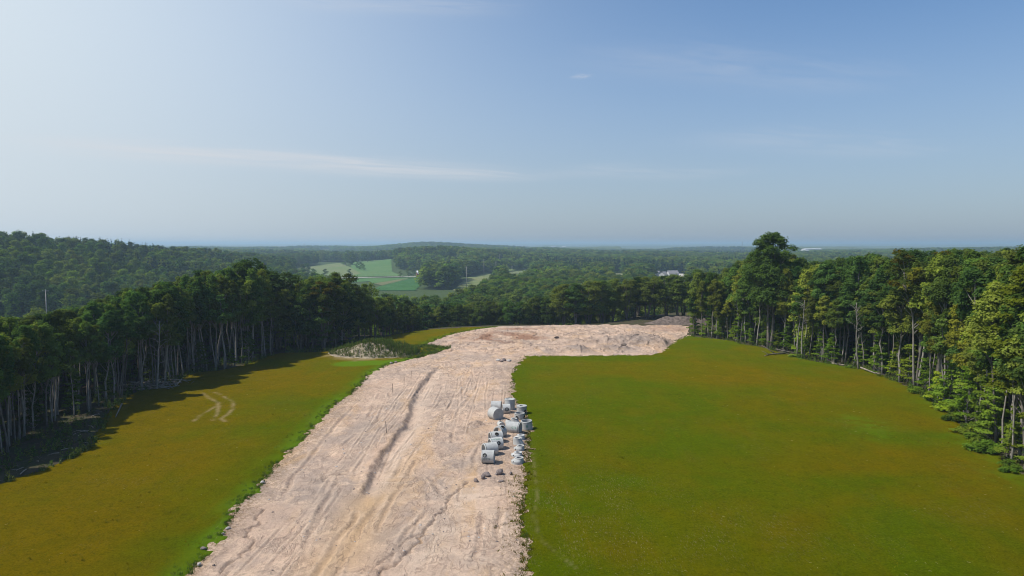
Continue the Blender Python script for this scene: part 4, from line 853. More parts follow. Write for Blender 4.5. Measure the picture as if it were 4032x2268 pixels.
def lid(Ro, z0, th, hx, hr):
    """flat slab with an off-centre access hole"""
    n = 40; bm = bmesh.new(); pts = []
    for zz in (z0, z0 + th):
        pts.append([[bm.verts.new((Ro * math.cos(2 * PI * k / n), Ro * math.sin(2 * PI * k / n), zz)) for k in range(n)], [bm.verts.new((hx + hr * math.cos(2 * PI * k / n), hr * math.sin(2 * PI * k / n), zz)) for k in range(n)]])
    (a, b), (c, d) = pts
    for k in range(n):
        j = (k + 1) % n
        for q in ((a[k], b[k], b[j], a[j]), (c[k], c[j], d[j], d[k]), (a[k], a[j], c[j], c[k]), (b[k], d[k], d[j], b[j])): bm.faces.new(q)
    bmesh.ops.recalc_face_normals(bm, faces=bm.faces[:]); return bm_mesh(bm, 'top_slab', M_CONC)
up = lambda Ro, Ln, wall=.13, step=True: barrel_prof(Ro, Ln, wall, False, step)
stand('manhole_barrel', -.35, 101.8, up(.77, 1.55, .13, False), 'tallest upright barrel at the back, topped by a slab with an off-centre hole', extra=[('top_slab', lid(.78, 1.552, .14, -.28, .30))])
stand('manhole_barrel', 1.42, 99.2, up(.74, 1.12, .13, False), 'upright barrel under a pale slab lid, dark port on its right side', ports=[(-.75, .5, .24)], extra=[('top_slab', lid(.78, 1.122, .17, -.05, .28))])
stand('manhole_barrel', 1.1, 96.1, up(.76, .98), 'low upright open ring with two black ports, in front of the lidded barrel', ports=[(-2.15, .42, .22), (-.45, .42, .24)], Ro=.76, ring=seal(.76, .845))
stand('manhole_barrel', 2.02, 90.9, up(.78, 1.22), 'upright open-topped barrel tilted slightly on the lawn edge with a green scrawl', marks=[wrap_text('8', .5, .78, -1.55, .62, M_GREENPAINT)], tilt=(.05, -.07), ring=seal(.78, 1.085))
def cone(x, y, yaw, Rb, Rt, hole, h0, h, label, lug=True):
    dx = Rb - Rt - .02
    prof = [(Rb - .12, 0), (Rb, 0), (Rb, h0), (Rt + .0, h - .10), (Rt, h), (hole, h), (hole, h - .12), (Rb - .14, h0 * .7)]
    off = [0, 0, 0, dx, dx, dx, dx, 0]; ex = []
    if lug: # cast lifting pocket on the sloping side
        mb = MB(); mb.tube([(-Rb * .62, -Rb * .62, h0 * .95), (-Rb * .60, -Rb * .74, h0 * .8)], [.10, .08], 10); ex = [('lifting_pocket', mb.mesh('lifting_pocket', M_RUBBER, True))]
    return stand('cone_section', x, y, prof, label, 'concrete cone', yaw, off=off, extra=ex)
cone(.62, 76.6, .0, .72, .50, .30, .30, .66, 'nearest cone section of the front row, ring opening at its right')
cone(.55, 79.1, .15, .66, .48, .29, .28, .52, 'low cone section with a centred-looking ring, second in the front row')
cone(.85, 81.5, .05, .66, .46, .28, .30, .62, 'cone section with its ring to the right, middle of the front row')
cone(.80, 83.7, PI - .1, .68, .48, .30, .26, .90, 'tall cone section leaning its ring to the left, fourth in the front row')
cone(.95, 86.1, .1, .68, .48, .27, .28, .60, 'cone section right below the big green-lettered barrel')
cone(.42, 93.9, PI, .62, .46, .28, .3, .75, 'cone section half hidden behind the green-lettered barrel')
# ------------------------------------------------------------------ fieldstones
def rock(seed, sx, sy, sz, mat, name='boulder', ang=.35):
    bm = bmesh.new(); bmesh.ops.create_icosphere(bm, subdivisions=3, radius=1); gg = np.random.default_rng(seed)
    pl = [(Vector(gg.normal(size=3)).normalized(), gg.uniform(.6, .95)) for _ in range(11)]
    for v in bm.verts:
        p = v.co.copy()
        for nrm, d in pl:
            k = p.dot(nrm)
            if k > d: p -= nrm * (k - d) * .85
        v.co = (p.x * sx, p.y * sy, p.z * sz)
    return bm_mesh(bm, name, mat)
RK = [(-2.75, 72.1, .50, .42, .34, 'rounded brown boulder, widest of the stones in front of the barrels', M_ROCK), (-3.1, 71.3, .30, .24, .34, 'pointed reddish stone touching the rounded brown boulder', M_ROCK), (-3.78, 70.4, .27, .24, .30, 'small pointed stone at the left end of the stone group', M_ROCK), (-1.33, 72.8, .46, .42, .42, 'angular grey boulder right of the rounded brown one', M_ROCK), (-1.68, 72.5, .24, .2, .16, 'small flat stone leaning on the angular grey boulder', M_ROCK), (-1.2, 70.5, .38, .26, .14, 'low flat stone nearer than the angular grey boulder', M_ROCK), (-.12, 72.7, .32, .18, .20, 'wedge-shaped reddish stone right of the boulders, near the lawn', M_ROCK),
      (-26.0, 69.6, .38, .3, .22, 'pale stone on the left verge, highest along the road', M_ROCK_PALE), (-24.9, 58.4, .32, .26, .18, 'pale rounded stone on the left verge, upper of a pair', M_ROCK_PALE), (-24.85, 57.2, .2, .2, .14, 'small pale stone on the left verge, lower of a pair', M_ROCK_PALE), (-25.2, 54.3, .36, .28, .2, 'grey flat stone at the grass edge near the bottom left of the road', M_ROCK), (-24.3, 51.5, .36, .22, .16, 'pale angular stone at the bottom left of the sand', M_ROCK_PALE), (-23.2, 51.6, .2, .16, .12, 'small dark stone beside the pale one at the bottom left', M_ROCK), (-25.1, 140.6, .5, .35, .4, 'pale block on the far bend of the left verge', M_ROCK_PALE), (-24.4, 142, .55, .35, .35, 'dark stone beside the pale block on the far bend', M_ROCK),
      (-.6, 143.8, .6, .5, .35, 'grey rubble block at the lawn corner, rightmost', M_ROCK_PALE), (-1.8, 144.3, .7, .5, .4, 'grey rubble block at the lawn corner, middle', M_ROCK), (-2.9, 143.7, .6, .5, .32, 'grey rubble block at the lawn corner, leftmost', M_ROCK_PALE), (-2.2, 142.9, .5, .4, .25, 'low grey rubble block in front of the others at the lawn corner', M_ROCK), (26.5, 160.5, .8, .4, .4, 'dark lump lying on the grey spoil heap', M_SOIL), (11.5, 176.5, .9, .6, .45, 'dark tuft of spoil on top of the tan heap', M_SOIL), (33, 179.5, 1.5, 1.0, .85, 'dark brown soil lump cresting the far spoil heap', M_SOIL)]
for k, (x, y, a, b, c, lb, mt) in enumerate(RK):
    zz = tz(x, y) + (float(sand_h(np.array([[x]]), np.array([[y]]))[0][0, 0]) - tz(x, y) if sdf(np.array([x]), np.array([y]), SAND)[0] > .3 else .05)
    f_ = .72 if x < -22 else 1.0; me = rock(40 + k, a * f_, b * f_, c * f_, mt); o = link('boulder' if k < 15 else 'rubble_block' if k < 19 else 'soil_lump', me, None, (x, y, zz + c * .45), (0, 0, k * 1.3)); tag(o, lb, 'stone' if mt is not M_SOIL else 'soil lump', 'stones lying along the sand road')
def ground_z(x, y): return float(sand_h(np.array([[x]]), np.array([[y]]))[0][0, 0])
# survey stakes
for k, (x, y, lb) in enumerate([(-16.3, 87.3, 'lone survey stake on the raised bank of the sand road'), (-19.8, 112, 'nearest of the three survey stakes on the upper sand road'), (-18.8, 117.5, 'middle of the three survey stakes on the upper sand road'), (-18.4, 123, 'farthest of the three survey stakes on the upper sand road'), (-1.6, 171, 'thin pale survey stake on the far pad by the brown stain')]):
    mb = MB(); mb.box((-.035, -.02, -.3), (.035, .02, 1.5)); v = mb.v
    mb.add([(-.035, -.02, 1.5), (.035, -.02, 1.5), (.035, .02, 1.5), (-.035, .02, 1.5), (0, 0, 1.58)], [(0, 1, 4), (1, 2, 4), (2, 3, 4), (3, 0, 4)])
    o = link('survey_stake', mb.mesh('survey_stake', M_STAKE), None, (x, y, ground_z(x, y)), (.04, .03 * (k - 2), .4 * k)); tag(o, lb, 'stake', 'survey stakes in the sand')
# ------------------------------------------------------------------ weedy mound, dark spoil pile
def heap(name, x0, y0, rx, ry, h, seed, mat, n=90):
    xs = np.linspace(-1.45, 1.45, n); X, Y = np.meshgrid(xs * rx, xs * ry); q = (X / rx) ** 2 + (Y / ry) ** 2 + .5 * (fbm(X / 2.5 + seed, Y / 2.5, seed, 3) - .5)
    Z = h * np.exp(-np.clip(q, 0, 9) ** 1.35 * 1.6) * (1 + .25 * (fbm(X / 1.3, Y / 1.3, seed + 1, 3) - .5)) - .12 - .5 * smooth((q - 1.2) / .8) + terrain(X + x0, Y + y0) - tz(x0, y0)
    idx = np.arange(n * n).reshape(n, n); F = np.stack([idx[:-1, :-1], idx[:-1, 1:], idx[1:, 1:], idx[1:, :-1]], -1).reshape(-1, 4)
    return mesh_np(name, np.stack([X, Y, Z], -1).reshape(-1, 3), F, None, True, [mat]), X, Y, Z
M_MOUND = mat_noise('sandy_mound', (.19, .155, .105), (.36, .30, .21), .9, .95, .1, .9)
me, MX, MY, MZ = heap('earth_mound', -31.5, 155, 9.2, 6.6, 2.5, 31, M_MOUND); mz0 = tz(-31.5, 155)
tag(link('earth_mound', me, None, (-31.5, 155, mz0)), 'sandy earth mound overgrown with tall weeds left of the road bend', 'mound')
me2, DX, DY, DZ = heap('soil_pile', 53.5, 214, 10, 4.5, 2.4, 37, M_SOIL)
tag(link('soil_pile', me2, None, (53.5, 214, tz(53.5, 214))), 'dark soil pile against the trees at the far right of the sand pad', 'soil pile')
def weed_mesh(seed, H, n, w, spread):
    gg = np.random.default_rng(seed); V = []; F = []
    for i in range(n):
        a = gg.uniform(0, 6.28); h = H * gg.uniform(.5, 1); b = np.array([gg.normal() * spread, gg.normal() * spread, -.08]); d = np.array([math.cos(a), math.sin(a), 0]) * h * gg.uniform(.1, .5); s = np.array([-math.sin(a), math.cos(a), 0]) * w
        k = len(V); V += [b - s, b + s, b + d * .4 + s * .8 + (0, 0, h * .6), b + d * .4 - s * .8 + (0, 0, h * .6), b + d + (0, 0, h)]; F += [(k, k + 1, k + 2, k + 3), (k + 3, k + 2, k + 4, k + 4)]
    V = np.array(V); q = np.array([f for f in F if f[2] != f[3]]); t = np.array([f[:3] for f in F if f[2] == f[3]])
    me = bpy.data.meshes.new('weed'); me.from_pydata([tuple(v) for v in V], [], [tuple(f) for f in q] + [tuple(f) for f in t]); me.materials.append(M_WEED)
    at = me.attributes.new('tint', 'FLOAT', 'FACE'); at.data.foreach_set('value', gg.uniform(.1, .9, len(me.polygons)).astype(np.float32)); me.update()
    return bpy.data.objects.new('weed', me)
def tall_weed(seed, H):
    gg = np.random.default_rng(seed); z = np.linspace(.15, H, 26); a = gg.uniform(0, 6.28, 26); r = .10 + .16 * (1 - z / H); P = np.stack([np.cos(a) * r, np.sin(a) * r, z], 1); N = np.stack([np.cos(a), np.sin(a), np.ones(26) * .8], 1)
    V, F = leaf_quads(P, N, np.full(26, .3) * (1.1 - .5 * z / H), gg); me = mesh_np('weed', V, F, {'tint': ('FACE', gg.uniform(.1, .9, len(F)))}, False, [M_WEED]); return bpy.data.objects.new('weed', me)
C_WEED = coll('tall_weeds', [tall_weed(800 + i, 1.2 + .2 * i) for i in range(4)] + [weed_mesh(805, .5, 14, .04, .16)])
C_TUFT = coll('grass_tufts', [weed_mesh(810 + i, .28 + .08 * i, 14, .022, .12) for i in range(4)])
fx, fy, fz = MX.ravel(), MY.ravel(), MZ.ravel(); m = g.random(len(fx)) < np.clip(.30 + .5 * fbm(fx / 2.2, fy / 2.2, 33, 2) - .12 * (fx < -1) * (fy < 1), .16, .6) * (((fx / 9.2) ** 2 + (fy / 6.6) ** 2) < 1.25)
j = np.where(m)[0]; j = np.concatenate([j, j[:len(j) // 2]]); n = len(j); dense = smooth((fy[j] * .6 + fx[j] * .25 + 3) / 5)
s = g.uniform(.45, .95, n) * (.5 + .5 * dense); pick = np.where(g.random(n) < .75, g.integers(0, 4, n), 4)
scatter('weeds', np.stack([fx[j] - 31.5 + g.normal(0, .15, n), fy[j] + 155 + g.normal(0, .12, n), fz[j] + mz0], 1), g.uniform(0, 6.28, n), np.stack([s, s, s], 1), pick, C_WEED, 'tall leafy weeds growing over the sandy earth mound', 'weeds')
# ragged grass along both sides of the sand and rough growth by the mound
P_, S_ = [], []
for poly, pts, wdt, dens in ((GRASS_L, SAND_L[:18], .8, 14), (GRASS_R, SAND_R[2:], .5, 9), (GRASS_S, SAND_L[17:], 1.2, 9)):
    X, Y, dx, dy = walk(pts, 1.0 / dens, .1, g); o = np.abs(g.normal(0, wdt, len(X))) - .25; sg = -1 if poly is not GRASS_R else 1
    X = X + sg * dy * o; Y = Y - sg * dx * o; keep = (fbm(X / 1.5, Y / 1.5, 34, 2) > .42) & (Y > 38); P_.append(np.stack([X, Y, terrain(X, Y) + .06], 1)[keep]); S_.append(g.uniform(.35, .85, keep.sum()) * (1.0 if poly is not GRASS_R else .7))
X = g.uniform(-30, -15, 900); Y = g.uniform(148, 167, 900); q = (sdf(X, Y, GRASS_L) > -.6) & (np.hypot(X + 23.5, (Y - 160.5) * 1.6) > 3.2); P_.append(np.stack([X, Y, terrain(X, Y) + .03], 1)[q]); S_.append(g.uniform(1.0, 2.2, q.sum()))
P_ = np.concatenate(P_); S_ = np.concatenate(S_); n = len(P_)
scatter('grass', P_, g.uniform(0, 6.28, n), np.stack([S_, S_, S_], 1), g.integers(0, 4, n), C_TUFT, 'ragged bright grass tufts fringing both edges of the sand road', 'grass')
C_TURF = coll('turf_tufts', [weed_mesh(830 + i, .16 + .05 * i, 12, .03, .16) for i in range(3)])
for o in C_TURF.objects: o.data.materials[0] = M_TURF
X = np.concatenate([g.uniform(1, 60, 9000), g.uniform(-55, -26, 5000)]); Y = 44 + 70 * g.random(14000) ** 1.5; q = ((sdf(X, Y, GRASS_R) > .2) | (sdf(X, Y, GRASS_L) > .2)) & (fbm(X / 4, Y / 6, 37, 3) > .44); X, Y = X[q], Y[q]
X3 = g.uniform(-3, 2.5, 2600); Y3 = g.uniform(44, 100, 2600); d3 = sdf(X3, Y3, SAND); q = (d3 > -.3) & (d3 < 2.4) & (g.random(2600) < np.exp(-d3 / .8)) & (Y3 < 76 + 24 * (d3 < .6)); X = np.concatenate([X, X3[q]]); Y = np.concatenate([Y, Y3[q]])
n = len(X); s = g.uniform(.5, 1.2, n)
scatter('grass', np.stack([X, Y, terrain(X, Y) + .07], 1), g.uniform(0, 6.28, n), np.stack([s, s, s * .8], 1), g.integers(0, 3, n), C_TURF, 'low uneven tufts roughening the mown grass on both fields', 'grass')
C_PEB = coll('pebbles', [bpy.data.objects.new('pebble', rock(70 + i, .12, .09, .06, M_ROCK if i % 2 else M_ROCK_PALE, 'pebble')) for i in range(4)])
X = g.uniform(-26, 40, 2600); Y = 46 + 155 * g.random(2600) ** 1.4; q = (sdf(X, Y, SAND) > .4) & ((fbm(X / 3, Y / 4, 38, 3) > .5) | (np.abs(sdf(X, Y, SAND)) < 1.2) & (X > -10)); X, Y = X[q], Y[q]; n = len(X); s = g.uniform(.35, 1.15, n) ** 2
zz = sand_h(X[None, :], Y[None, :])[0][0]
scatter('pebbles', np.stack([X, Y, zz + .02], 1), g.uniform(0, 6.28, n), np.stack([s, s, s], 1), g.integers(0, 4, n), C_PEB, 'loose pebbles and dried clods scattered over the sandy road', 'pebbles')
# undergrowth on the woodland floor and at the field edges
P_ = []
for side, pts, n0, o0, o1 in ((-1, LEFT_EDGE[1:], 2600, -.6, 9), (1, RIGHT_EDGE[1:], 2600, -.8, 8)):
    X, Y, dx, dy = walk(pts, .045, .02, g); ii = g.integers(0, len(X), n0); X, Y, dx, dy = X[ii], Y[ii], dx[ii], dy[ii]; o = o0 + (o1 - o0) * g.random(n0) ** 1.6
    X = X + side * dy * o; Y = Y - side * dx * o; keep = fbm(X / 3, Y / 3, 35, 2) > .45; P_.append(np.stack([X, Y, terrain(X, Y) - .02], 1)[keep])
P_ = np.concatenate(P_); n = len(P_); s = g.uniform(.3, .85, n)
scatter('undergrowth', P_, g.uniform(0, 6.28, n), np.stack([s * 1.2, s * 1.2, s * .8], 1), g.integers(0, 5, n), C_WEED, 'low leafy undergrowth along the foot of both woods', 'undergrowth')
# dry stems and small pale litter on the lawn and along the verge
def stick_obj(seed):
    gg = np.random.default_rng(seed); mb = MB(); mb.tube([(-.25, 0, .02), (0, gg.normal() * .03, .05), (.25, gg.normal() * .05, .03)], [.02, .022, .015], 5); return bpy.data.objects.new('litter', mb.mesh('litter', M_STRAW))
C_LIT = coll('litter', [stick_obj(i) for i in range(3)])
X = g.uniform(2, 56, 420); Y = 48 + g.random(420) ** 1.6 * 90; keep = (sdf(X, Y, GRASS_R) > .5) & (fbm(X / 6, Y / 9, 36, 2) > .42); X2 = g.uniform(-50, -28, 60); Y2 = g.uniform(52, 120, 60)
P_ = np.concatenate([np.stack([X, Y, terrain(X, Y) + .12], 1)[keep], np.stack([X2, Y2, terrain(X2, Y2) + .12], 1)]); n = len(P_); s = g.uniform(.15, .5, n)
scatter('plant_litter', P_, g.uniform(0, 6.28, n), np.stack([s, s, s], 1), g.integers(0, 3, n), C_LIT, 'scattered dry straw and wood bits on the mown grass', 'litter')
# ------------------------------------------------------------------ fallen wood
def fallen(name, pts, rad, branches, label, mat, group=None, cat='fallen branch'):
    zb = tz(pts[0][0], pts[0][1]); mb = MB(); base = Vector((pts[0][0], pts[0][1], zb)); P = [Vector((x, y, tz(x, y) + z)) - base for x, y, z in pts]; k = len(P)
    mb.tube(P, [rad * (1 - .6 * i / (k - 1)) for i in range(k)], 7)
    for i, d, r in branches: mb.tube([P[i], P[i] + Vector(d) * .5 + Vector((0, 0, .06)), P[i] + Vector(d)], [r, r * .75, r * .35], 5)
    return tag(link(name, mb.mesh(name, mat, True), None, base), label, cat, group)
fallen('fallen_branch', [(61.6, 152.6, .35), (59.2, 152.2, .3), (57.4, 151.4, .25), (55.8, 149.6, .2)], .19, [(1, (-2.6, 1.6, 1.7), .13), (2, (-.9, -1.6, .2), .08), (1, (-1.2, -2.2, .3), .09), (2, (-1.3, .9, .7), .07), (0, (-1.0, -1.8, .4), .08)], 'dark forked fallen branch lying on the lawn below the giant oak', M_BARK)
fallen('fallen_log', [(64.5, 152.5, .35), (62.6, 153.6, .5), (60.4, 155.2, .9)], .2, [(1, (-1.4, .4, .8), .08)], 'dark fallen limb between the giant oak and the forked branch', M_BARK, None, 'fallen log')
fallen('fallen_log', [(66.2, 128.5, 1.5), (68.2, 127, .7), (70.2, 126.4, .4)], .16, [(1, (.6, -1, .4), .06)], 'pale broken log poking out of the bright shrubs at the right wood', M_DEADWOOD, None, 'fallen log')
fallen('fallen_log', [(57.5, 176.4, .2), (59.5, 174.6, .2), (61.5, 173, .3)], .15, [], 'pale log on the ground left of the giant oak foot', M_DEADWOOD, None, 'fallen log')
fallen('fallen_log', [(66.5, 140.8, .15), (67.8, 139.3, .15), (69.3, 137.5, .15)], .17, [], 'pale log along the lawn edge right of the dead snag', M_DEADWOOD, None, 'fallen log')
fallen('fallen_log', [(66.5, 92, 6.0), (64.4, 90.6, 3), (62, 89, .1)], .12, [(1, (.6, .4, 1.2), .05)], 'slender dead stem leaning steeply in the near right wood', M_DEADWOOD, None, 'fallen log')
fallen('fallen_log', [(59.8, 80, .5), (58.4, 79, .25), (57.6, 78.2, .1)], .1, [(1, (.3, -.9, .1), .05), (0, (.2, -.8, -.2), .04)], 'small broken pale branch at the nearest foot of the right wood', M_DEADWOOD, None, 'fallen log')
LG = [((-63.5, 119.5, .3), (-60.0, 117.6, .9), 'brightest split log on top of the brush heap at the left wood'), ((-64.5, 117, .25), (-59.0, 119.2, .4), 'long grey log across the front of the brush heap at the left wood'), ((-66.5, 118.5, .2), (-62, 121, 1.0), 'log propped up at the back of the left wood brush heap'), ((-62.3, 115.6, .2), (-58.4, 118.5, .15), 'pale straight pole lying in the grass in front of the left brush heap'), ((-61, 120.5, .8), (-58.5, 123, .2), 'short log at the right end of the left wood brush heap'), ((-66, 114.5, .2), (-62.5, 116, .3), 'grey log at the left end of the left wood brush heap'), ((-60.5, 104.5, .25), (-56.8, 96.4, .2), 'long thin pole lying along the shaded left lawn edge')]
for a, b, lb in LG: fallen('fallen_log', [a, tuple((p + q) / 2 for p, q in zip(a, b)), b], .13, [], lb, M_DEADWOOD, 'logs on the left wood floor', 'fallen log')
P_ = np.stack([g.normal(-63, 2.0, 160), g.normal(118.3, 1.6, 160)], 1); C_TW = coll('twigs', [stick_obj(20 + i) for i in range(3)]); n = 160; s = g.uniform(1.5, 4.5, n)
for o in C_TW.objects: o.data.materials[0] = M_DEADWOOD
scatter('brush_debris', np.column_stack([P_, terrain(P_[:, 0], P_[:, 1]) + g.uniform(.05, .5, n)]), g.uniform(0, 6.28, n), np.stack([s, s, s], 1), g.integers(0, 3, n), C_TW, 'tangle of dead twigs filling the brush heap at the left wood', 'brush', tilt=(g.normal(0, .2, n), g.normal(0, .3, n)))
X, Y, dx, dy = walk(LEFT_EDGE[1:8], .25, .1, g); k = g.random(len(X)) < .22; X, Y, dx, dy = X[k], Y[k], dx[k], dy[k]; o_ = g.uniform(.3, 4, len(X)); X = X - dy * o_; Y = Y + dx * o_; n = len(X); s = g.uniform(.8, 3, n)
scatter('brush_debris', np.column_stack([X, Y, terrain(X, Y) + .06]), g.uniform(0, 6.28, n), np.stack([s, s, s], 1), g.integers(0, 3, n), C_TW, 'dead sticks littering the floor along the left wood edge', 'brush', tilt=(g.normal(0, .1, n), g.normal(0, .15, n)))
# ------------------------------------------------------------------ power line, farm and far buildings
def pole(x, y, h, label, arm=True, r=.22):
    o = empty('power_pole', (x, y, tz(x, y) - .2), (0, 0, .3)); mb = MB(); mb.tube([(0, 0, -.5), (0, 0, h)], [r * 1.25, r * .8], 8); link('pole', mb.mesh('pole', M_POLE, True), o)
    if arm:
        mb = MB(); mb.box((-1.3, -.36, h - .75), (1.3, -.2, h - .52)); link('crossarm', mb.mesh('crossarm', M_POLE), o)
        for k in (-1.15, 0, 1.15):
            b = MB(); b.tube([(k, -.28, h - .52), (k, -.28, h - .2)], [.09, .06], 6); link('insulator', b.mesh('insulator', M_STEEL), o)
    return tag(o, label, 'utility pole', 'power poles in the valley')
for a in [(-66, 661, 11, 'short pale pole against the dark trees, leftmost of the pole line'), (-45.5, 681, 21.8, 'tallest-looking pale pole standing in the rough meadow'), (-38, 924, 25, 'pale pole at the upper edge of the meadow before the dark wood'), (-23.5, 1000, 18, 'pole right of the tall one, against the dark wood'), (-21, 1175, 19, 'brownish pole at the small gap high in the wood'), (-10, 991, 14, 'dark thin pole at the right end of the rough meadow'), (0, 1018, 11, 'short faint pole, rightmost of the pole line')]: pole(*a)
pole(-226, 330, 25.5, 'single pale pole rising from the trees at the foot of the left hill', True, .2)
def house(name, x, y, w, l, h, rh, yaw, wall, roof, label, cat='house', win=3):
    o = empty(name, (x, y, tz(x, y)), (0, 0, yaw)); mb = MB(); mb.box((-l / 2, -w / 2, -1), (l / 2, w / 2, h)); mb.add([(-l / 2, -w / 2, h), (-l / 2, w / 2, h), (-l / 2, 0, h + rh), (l / 2, -w / 2, h), (l / 2, w / 2, h), (l / 2, 0, h + rh)], [(0, 2, 1), (3, 4, 5)]); link('wall', mb.mesh('wall', wall), o)
    mb = MB(); e = .5; t = .18; k = rh / (w / 2)
    for s in (-1, 1): mb.add([(-l / 2 - e, s * (w / 2 + e), h - k * e + .02), (l / 2 + e, s * (w / 2 + e), h - k * e + .02), (l / 2 + e, 0, h + rh + .02), (-l / 2 - e, 0, h + rh + .02), (-l / 2 - e, s * (w / 2 + e), h - k * e + t), (l / 2 + e, s * (w / 2 + e), h - k * e + t), (l / 2 + e, 0, h + rh + t), (-l / 2 - e, 0, h + rh + t)], [(0, 1, 2, 3), (4, 5, 6, 7), (0, 1, 5, 4), (1, 2, 6, 5), (0, 3, 7, 4)])
    link('roof', mb.mesh('roof', roof), o)
    for i in range(win):
        cx = -l / 2 + l * (i + .5) / win; b = MB(); b.box((cx - .6, -w / 2 - .04, h * .35), (cx + .6, -w / 2 + .02, h * .35 + 1.4)); link('window', b.mesh('window', M_GLASS), o)
    b = MB(); b.box((l / 2 - .02, -.5, 0), (l / 2 + .04, .5, 2.1)); link('door', b.mesh('door', M_SHINGLE), o)
    return tag(o, label, cat)
house('barn', -124, 950, 9, 17, 4.2, 3.2, .25, M_RED, M_METALROOF, 'red barn with a bright metal roof at the end of the farm lane', 'barn', 2)
house('house', 194, 918, 8, 12, 4.6, 2.6, 2.2, M_WHITE, M_SHINGLE, 'white gabled house, leftmost of three among the treetops', 'house')
house('house', 201, 905, 8, 11, 4.2, 2.6, .9, M_WHITE, M_SHINGLE, 'white gabled house in the middle of three among the treetops', 'house')
house('house', 213, 905, 9, 14, 4.6, 3.6, .25, M_WHITE, M_SHINGLE, 'largest grey-roofed white house, nearest the curved road', 'house')
house('house', 95, 950, 7, 9, 3, 2.5, 1.2, M_WHITE, M_RED, 'lone small house with a red roof among the middle woods', 'house', 2)
house('house', 38, 1180, 8, 10, 8, 3.5, 1.2, M_WHITE, M_SHINGLE, 'lone small white house peeking over trees left of centre woods', 'house', 2)
house('warehouse', 1105, 2520, 32, 64, 25, 2, .05, M_WHITE, M_METALROOF, 'long white warehouse over the treetops right of the giant oak', 'warehouse', 6)
house('warehouse', 985, 2300, 18, 20, 20, 2, .05, M_WHITE, M_METALROOF, 'small white shed building left of the long warehouse', 'warehouse', 2)
house('warehouse', 930, 1795, 24, 36, 19, 2, .0, M_WHITE, M_METALROOF, 'pale flat-roofed warehouse peeking between two treetops further right', 'warehouse', 4)
TOWN = [(-2000, 5900, 90), (-1930, 5950, 60), (-1760, 6000, 50), (-2080, 6100, 40), (260, 4300, 30), (330, 4350, 24), (-420, 5200, 40)]
for k, (x, y, l) in enumerate(TOWN):
    house('town_building', x, y, l * .4, l, 24, 2, .1, M_WHITE, M_METALROOF, ['widest white building of the hazy far town on the left', 'second white building of the hazy far town', 'white building near the far water tower', 'white building at the left end of the hazy far town', 'tiny white building in the hazy woods right of centre', 'tiniest white building beside the one in hazy woods', 'white speck of a building on the hazy plain left of centre'][k], 'building', 3)
o = empty('water_tower', (-1790, 5900, tz(-1790, 5900))); bm = bmesh.new(); bmesh.ops.create_uvsphere(bm, u_segments=20, v_segments=12, radius=8); bmesh.ops.transform(bm, matrix=Matrix.Translation((0, 0, 42)) @ Matrix.Diagonal((1.1, 1.1, .8, 1)), verts=bm.verts); link('tank', bm_mesh(bm, 'tank', M_STEEL), o)
for k in range(5):
    b = MB(); a = k * 1.257; b.tube([(math.cos(a) * 9, math.sin(a) * 9, -1), (math.cos(a) * 6.5, math.sin(a) * 6.5, 40)], [.6, .5], 6); link('leg', b.mesh('leg', M_STEEL), o)
b = MB(); b.tube([(0, 0, -1), (0, 0, 37)], [1.2, 1.2], 8); link('riser', b.mesh('riser', M_STEEL), o); tag(o, 'tiny grey water tower on the left horizon', 'water tower')
o = empty('lattice_tower', (1683, 5000, tz(1683, 5000))); H_ = 58; b = MB()
for sx, sy in ((-1, -1), (1, -1), (1, 1), (-1, 1)): b.tube([(sx * 3.2, sy * 3.2, -1), (sx * .7, sy * .7, H_)], [.6, .45], 5)
link('mast', b.mesh('mast', M_SHINGLE), o); b = MB()
for k in range(14):
    z0, z1 = H_ * k / 14, H_ * (k + 1) / 14; w0, w1 = 3.2 - 2.5 * k / 14, 3.2 - 2.5 * (k + 1) / 14
    for (ax, ay), (bx, by) in (((-1, -1), (1, -1)), ((1, -1), (1, 1)), ((1, 1), (-1, 1)), ((-1, 1), (-1, -1))): b.tube([(ax * w0, ay * w0, z0), (bx * w1, by * w1, z1)], [.2, .2], 4)
link('bracing', b.mesh('bracing', M_SHINGLE), o); b = MB()
for k in range(3): a = k * 2.09; b.box((math.cos(a) * 2 - .6, math.sin(a) * 2 - .6, H_ - 5), (math.cos(a) * 2 + .6, math.sin(a) * 2 + .6, H_ - 1))
link('antenna', b.mesh('antenna', M_STEEL), o); tag(o, 'thin dark lattice tower on the horizon left of the giant oak', 'tower')
# ------------------------------------------------------------------ air, sky, sun, camera
def build_haze():
    m, nt, out = newmat('hazy_air'); v = nd(nt, 'ShaderNodeVolumePrincipled', i_Density=HAZE_DENSITY, i_Anisotropy=.25); v.inputs['Color'].default_value = (*HAZE_COLOR, 1); L(nt, v.outputs[0], out.inputs['Volume'])
    zmin = min(v.co.z for v in bpy.data.objects['ground'].data.vertices); mb = MB(); mb.box((-30000, -30000, zmin - 1.0), (30000, 30000, 52)); tag(link('haze', mb.mesh('haze', m)), 'pale blue summer haze softening the far hills and plain', 'haze', kind='stuff')
HAZE_DENSITY = .00020; HAZE_COLOR = (.54, .73, .93)
build_haze()
SUN_EL = R(54); SUN_AZ = R(-97)    # azimuth clockwise from north (the view direction)
S = Vector((math.cos(SUN_EL) * math.sin(SUN_AZ), math.cos(SUN_EL) * math.cos(SUN_AZ), math.sin(SUN_EL)))
ld = bpy.data.lights.new('sun', 'SUN'); ld.energy = 5.0; ld.angle = R(.53); ld.color = (1, .95, .87); lo = bpy.data.objects.new('sun', ld); C.objects.link(lo); lo.rotation_euler = S.to_track_quat('Z', 'Y').to_euler()
w = bpy.data.worlds.new('World'); sc.world = w; w.use_nodes = True; nt = w.node_tree; nt.nodes.clear()
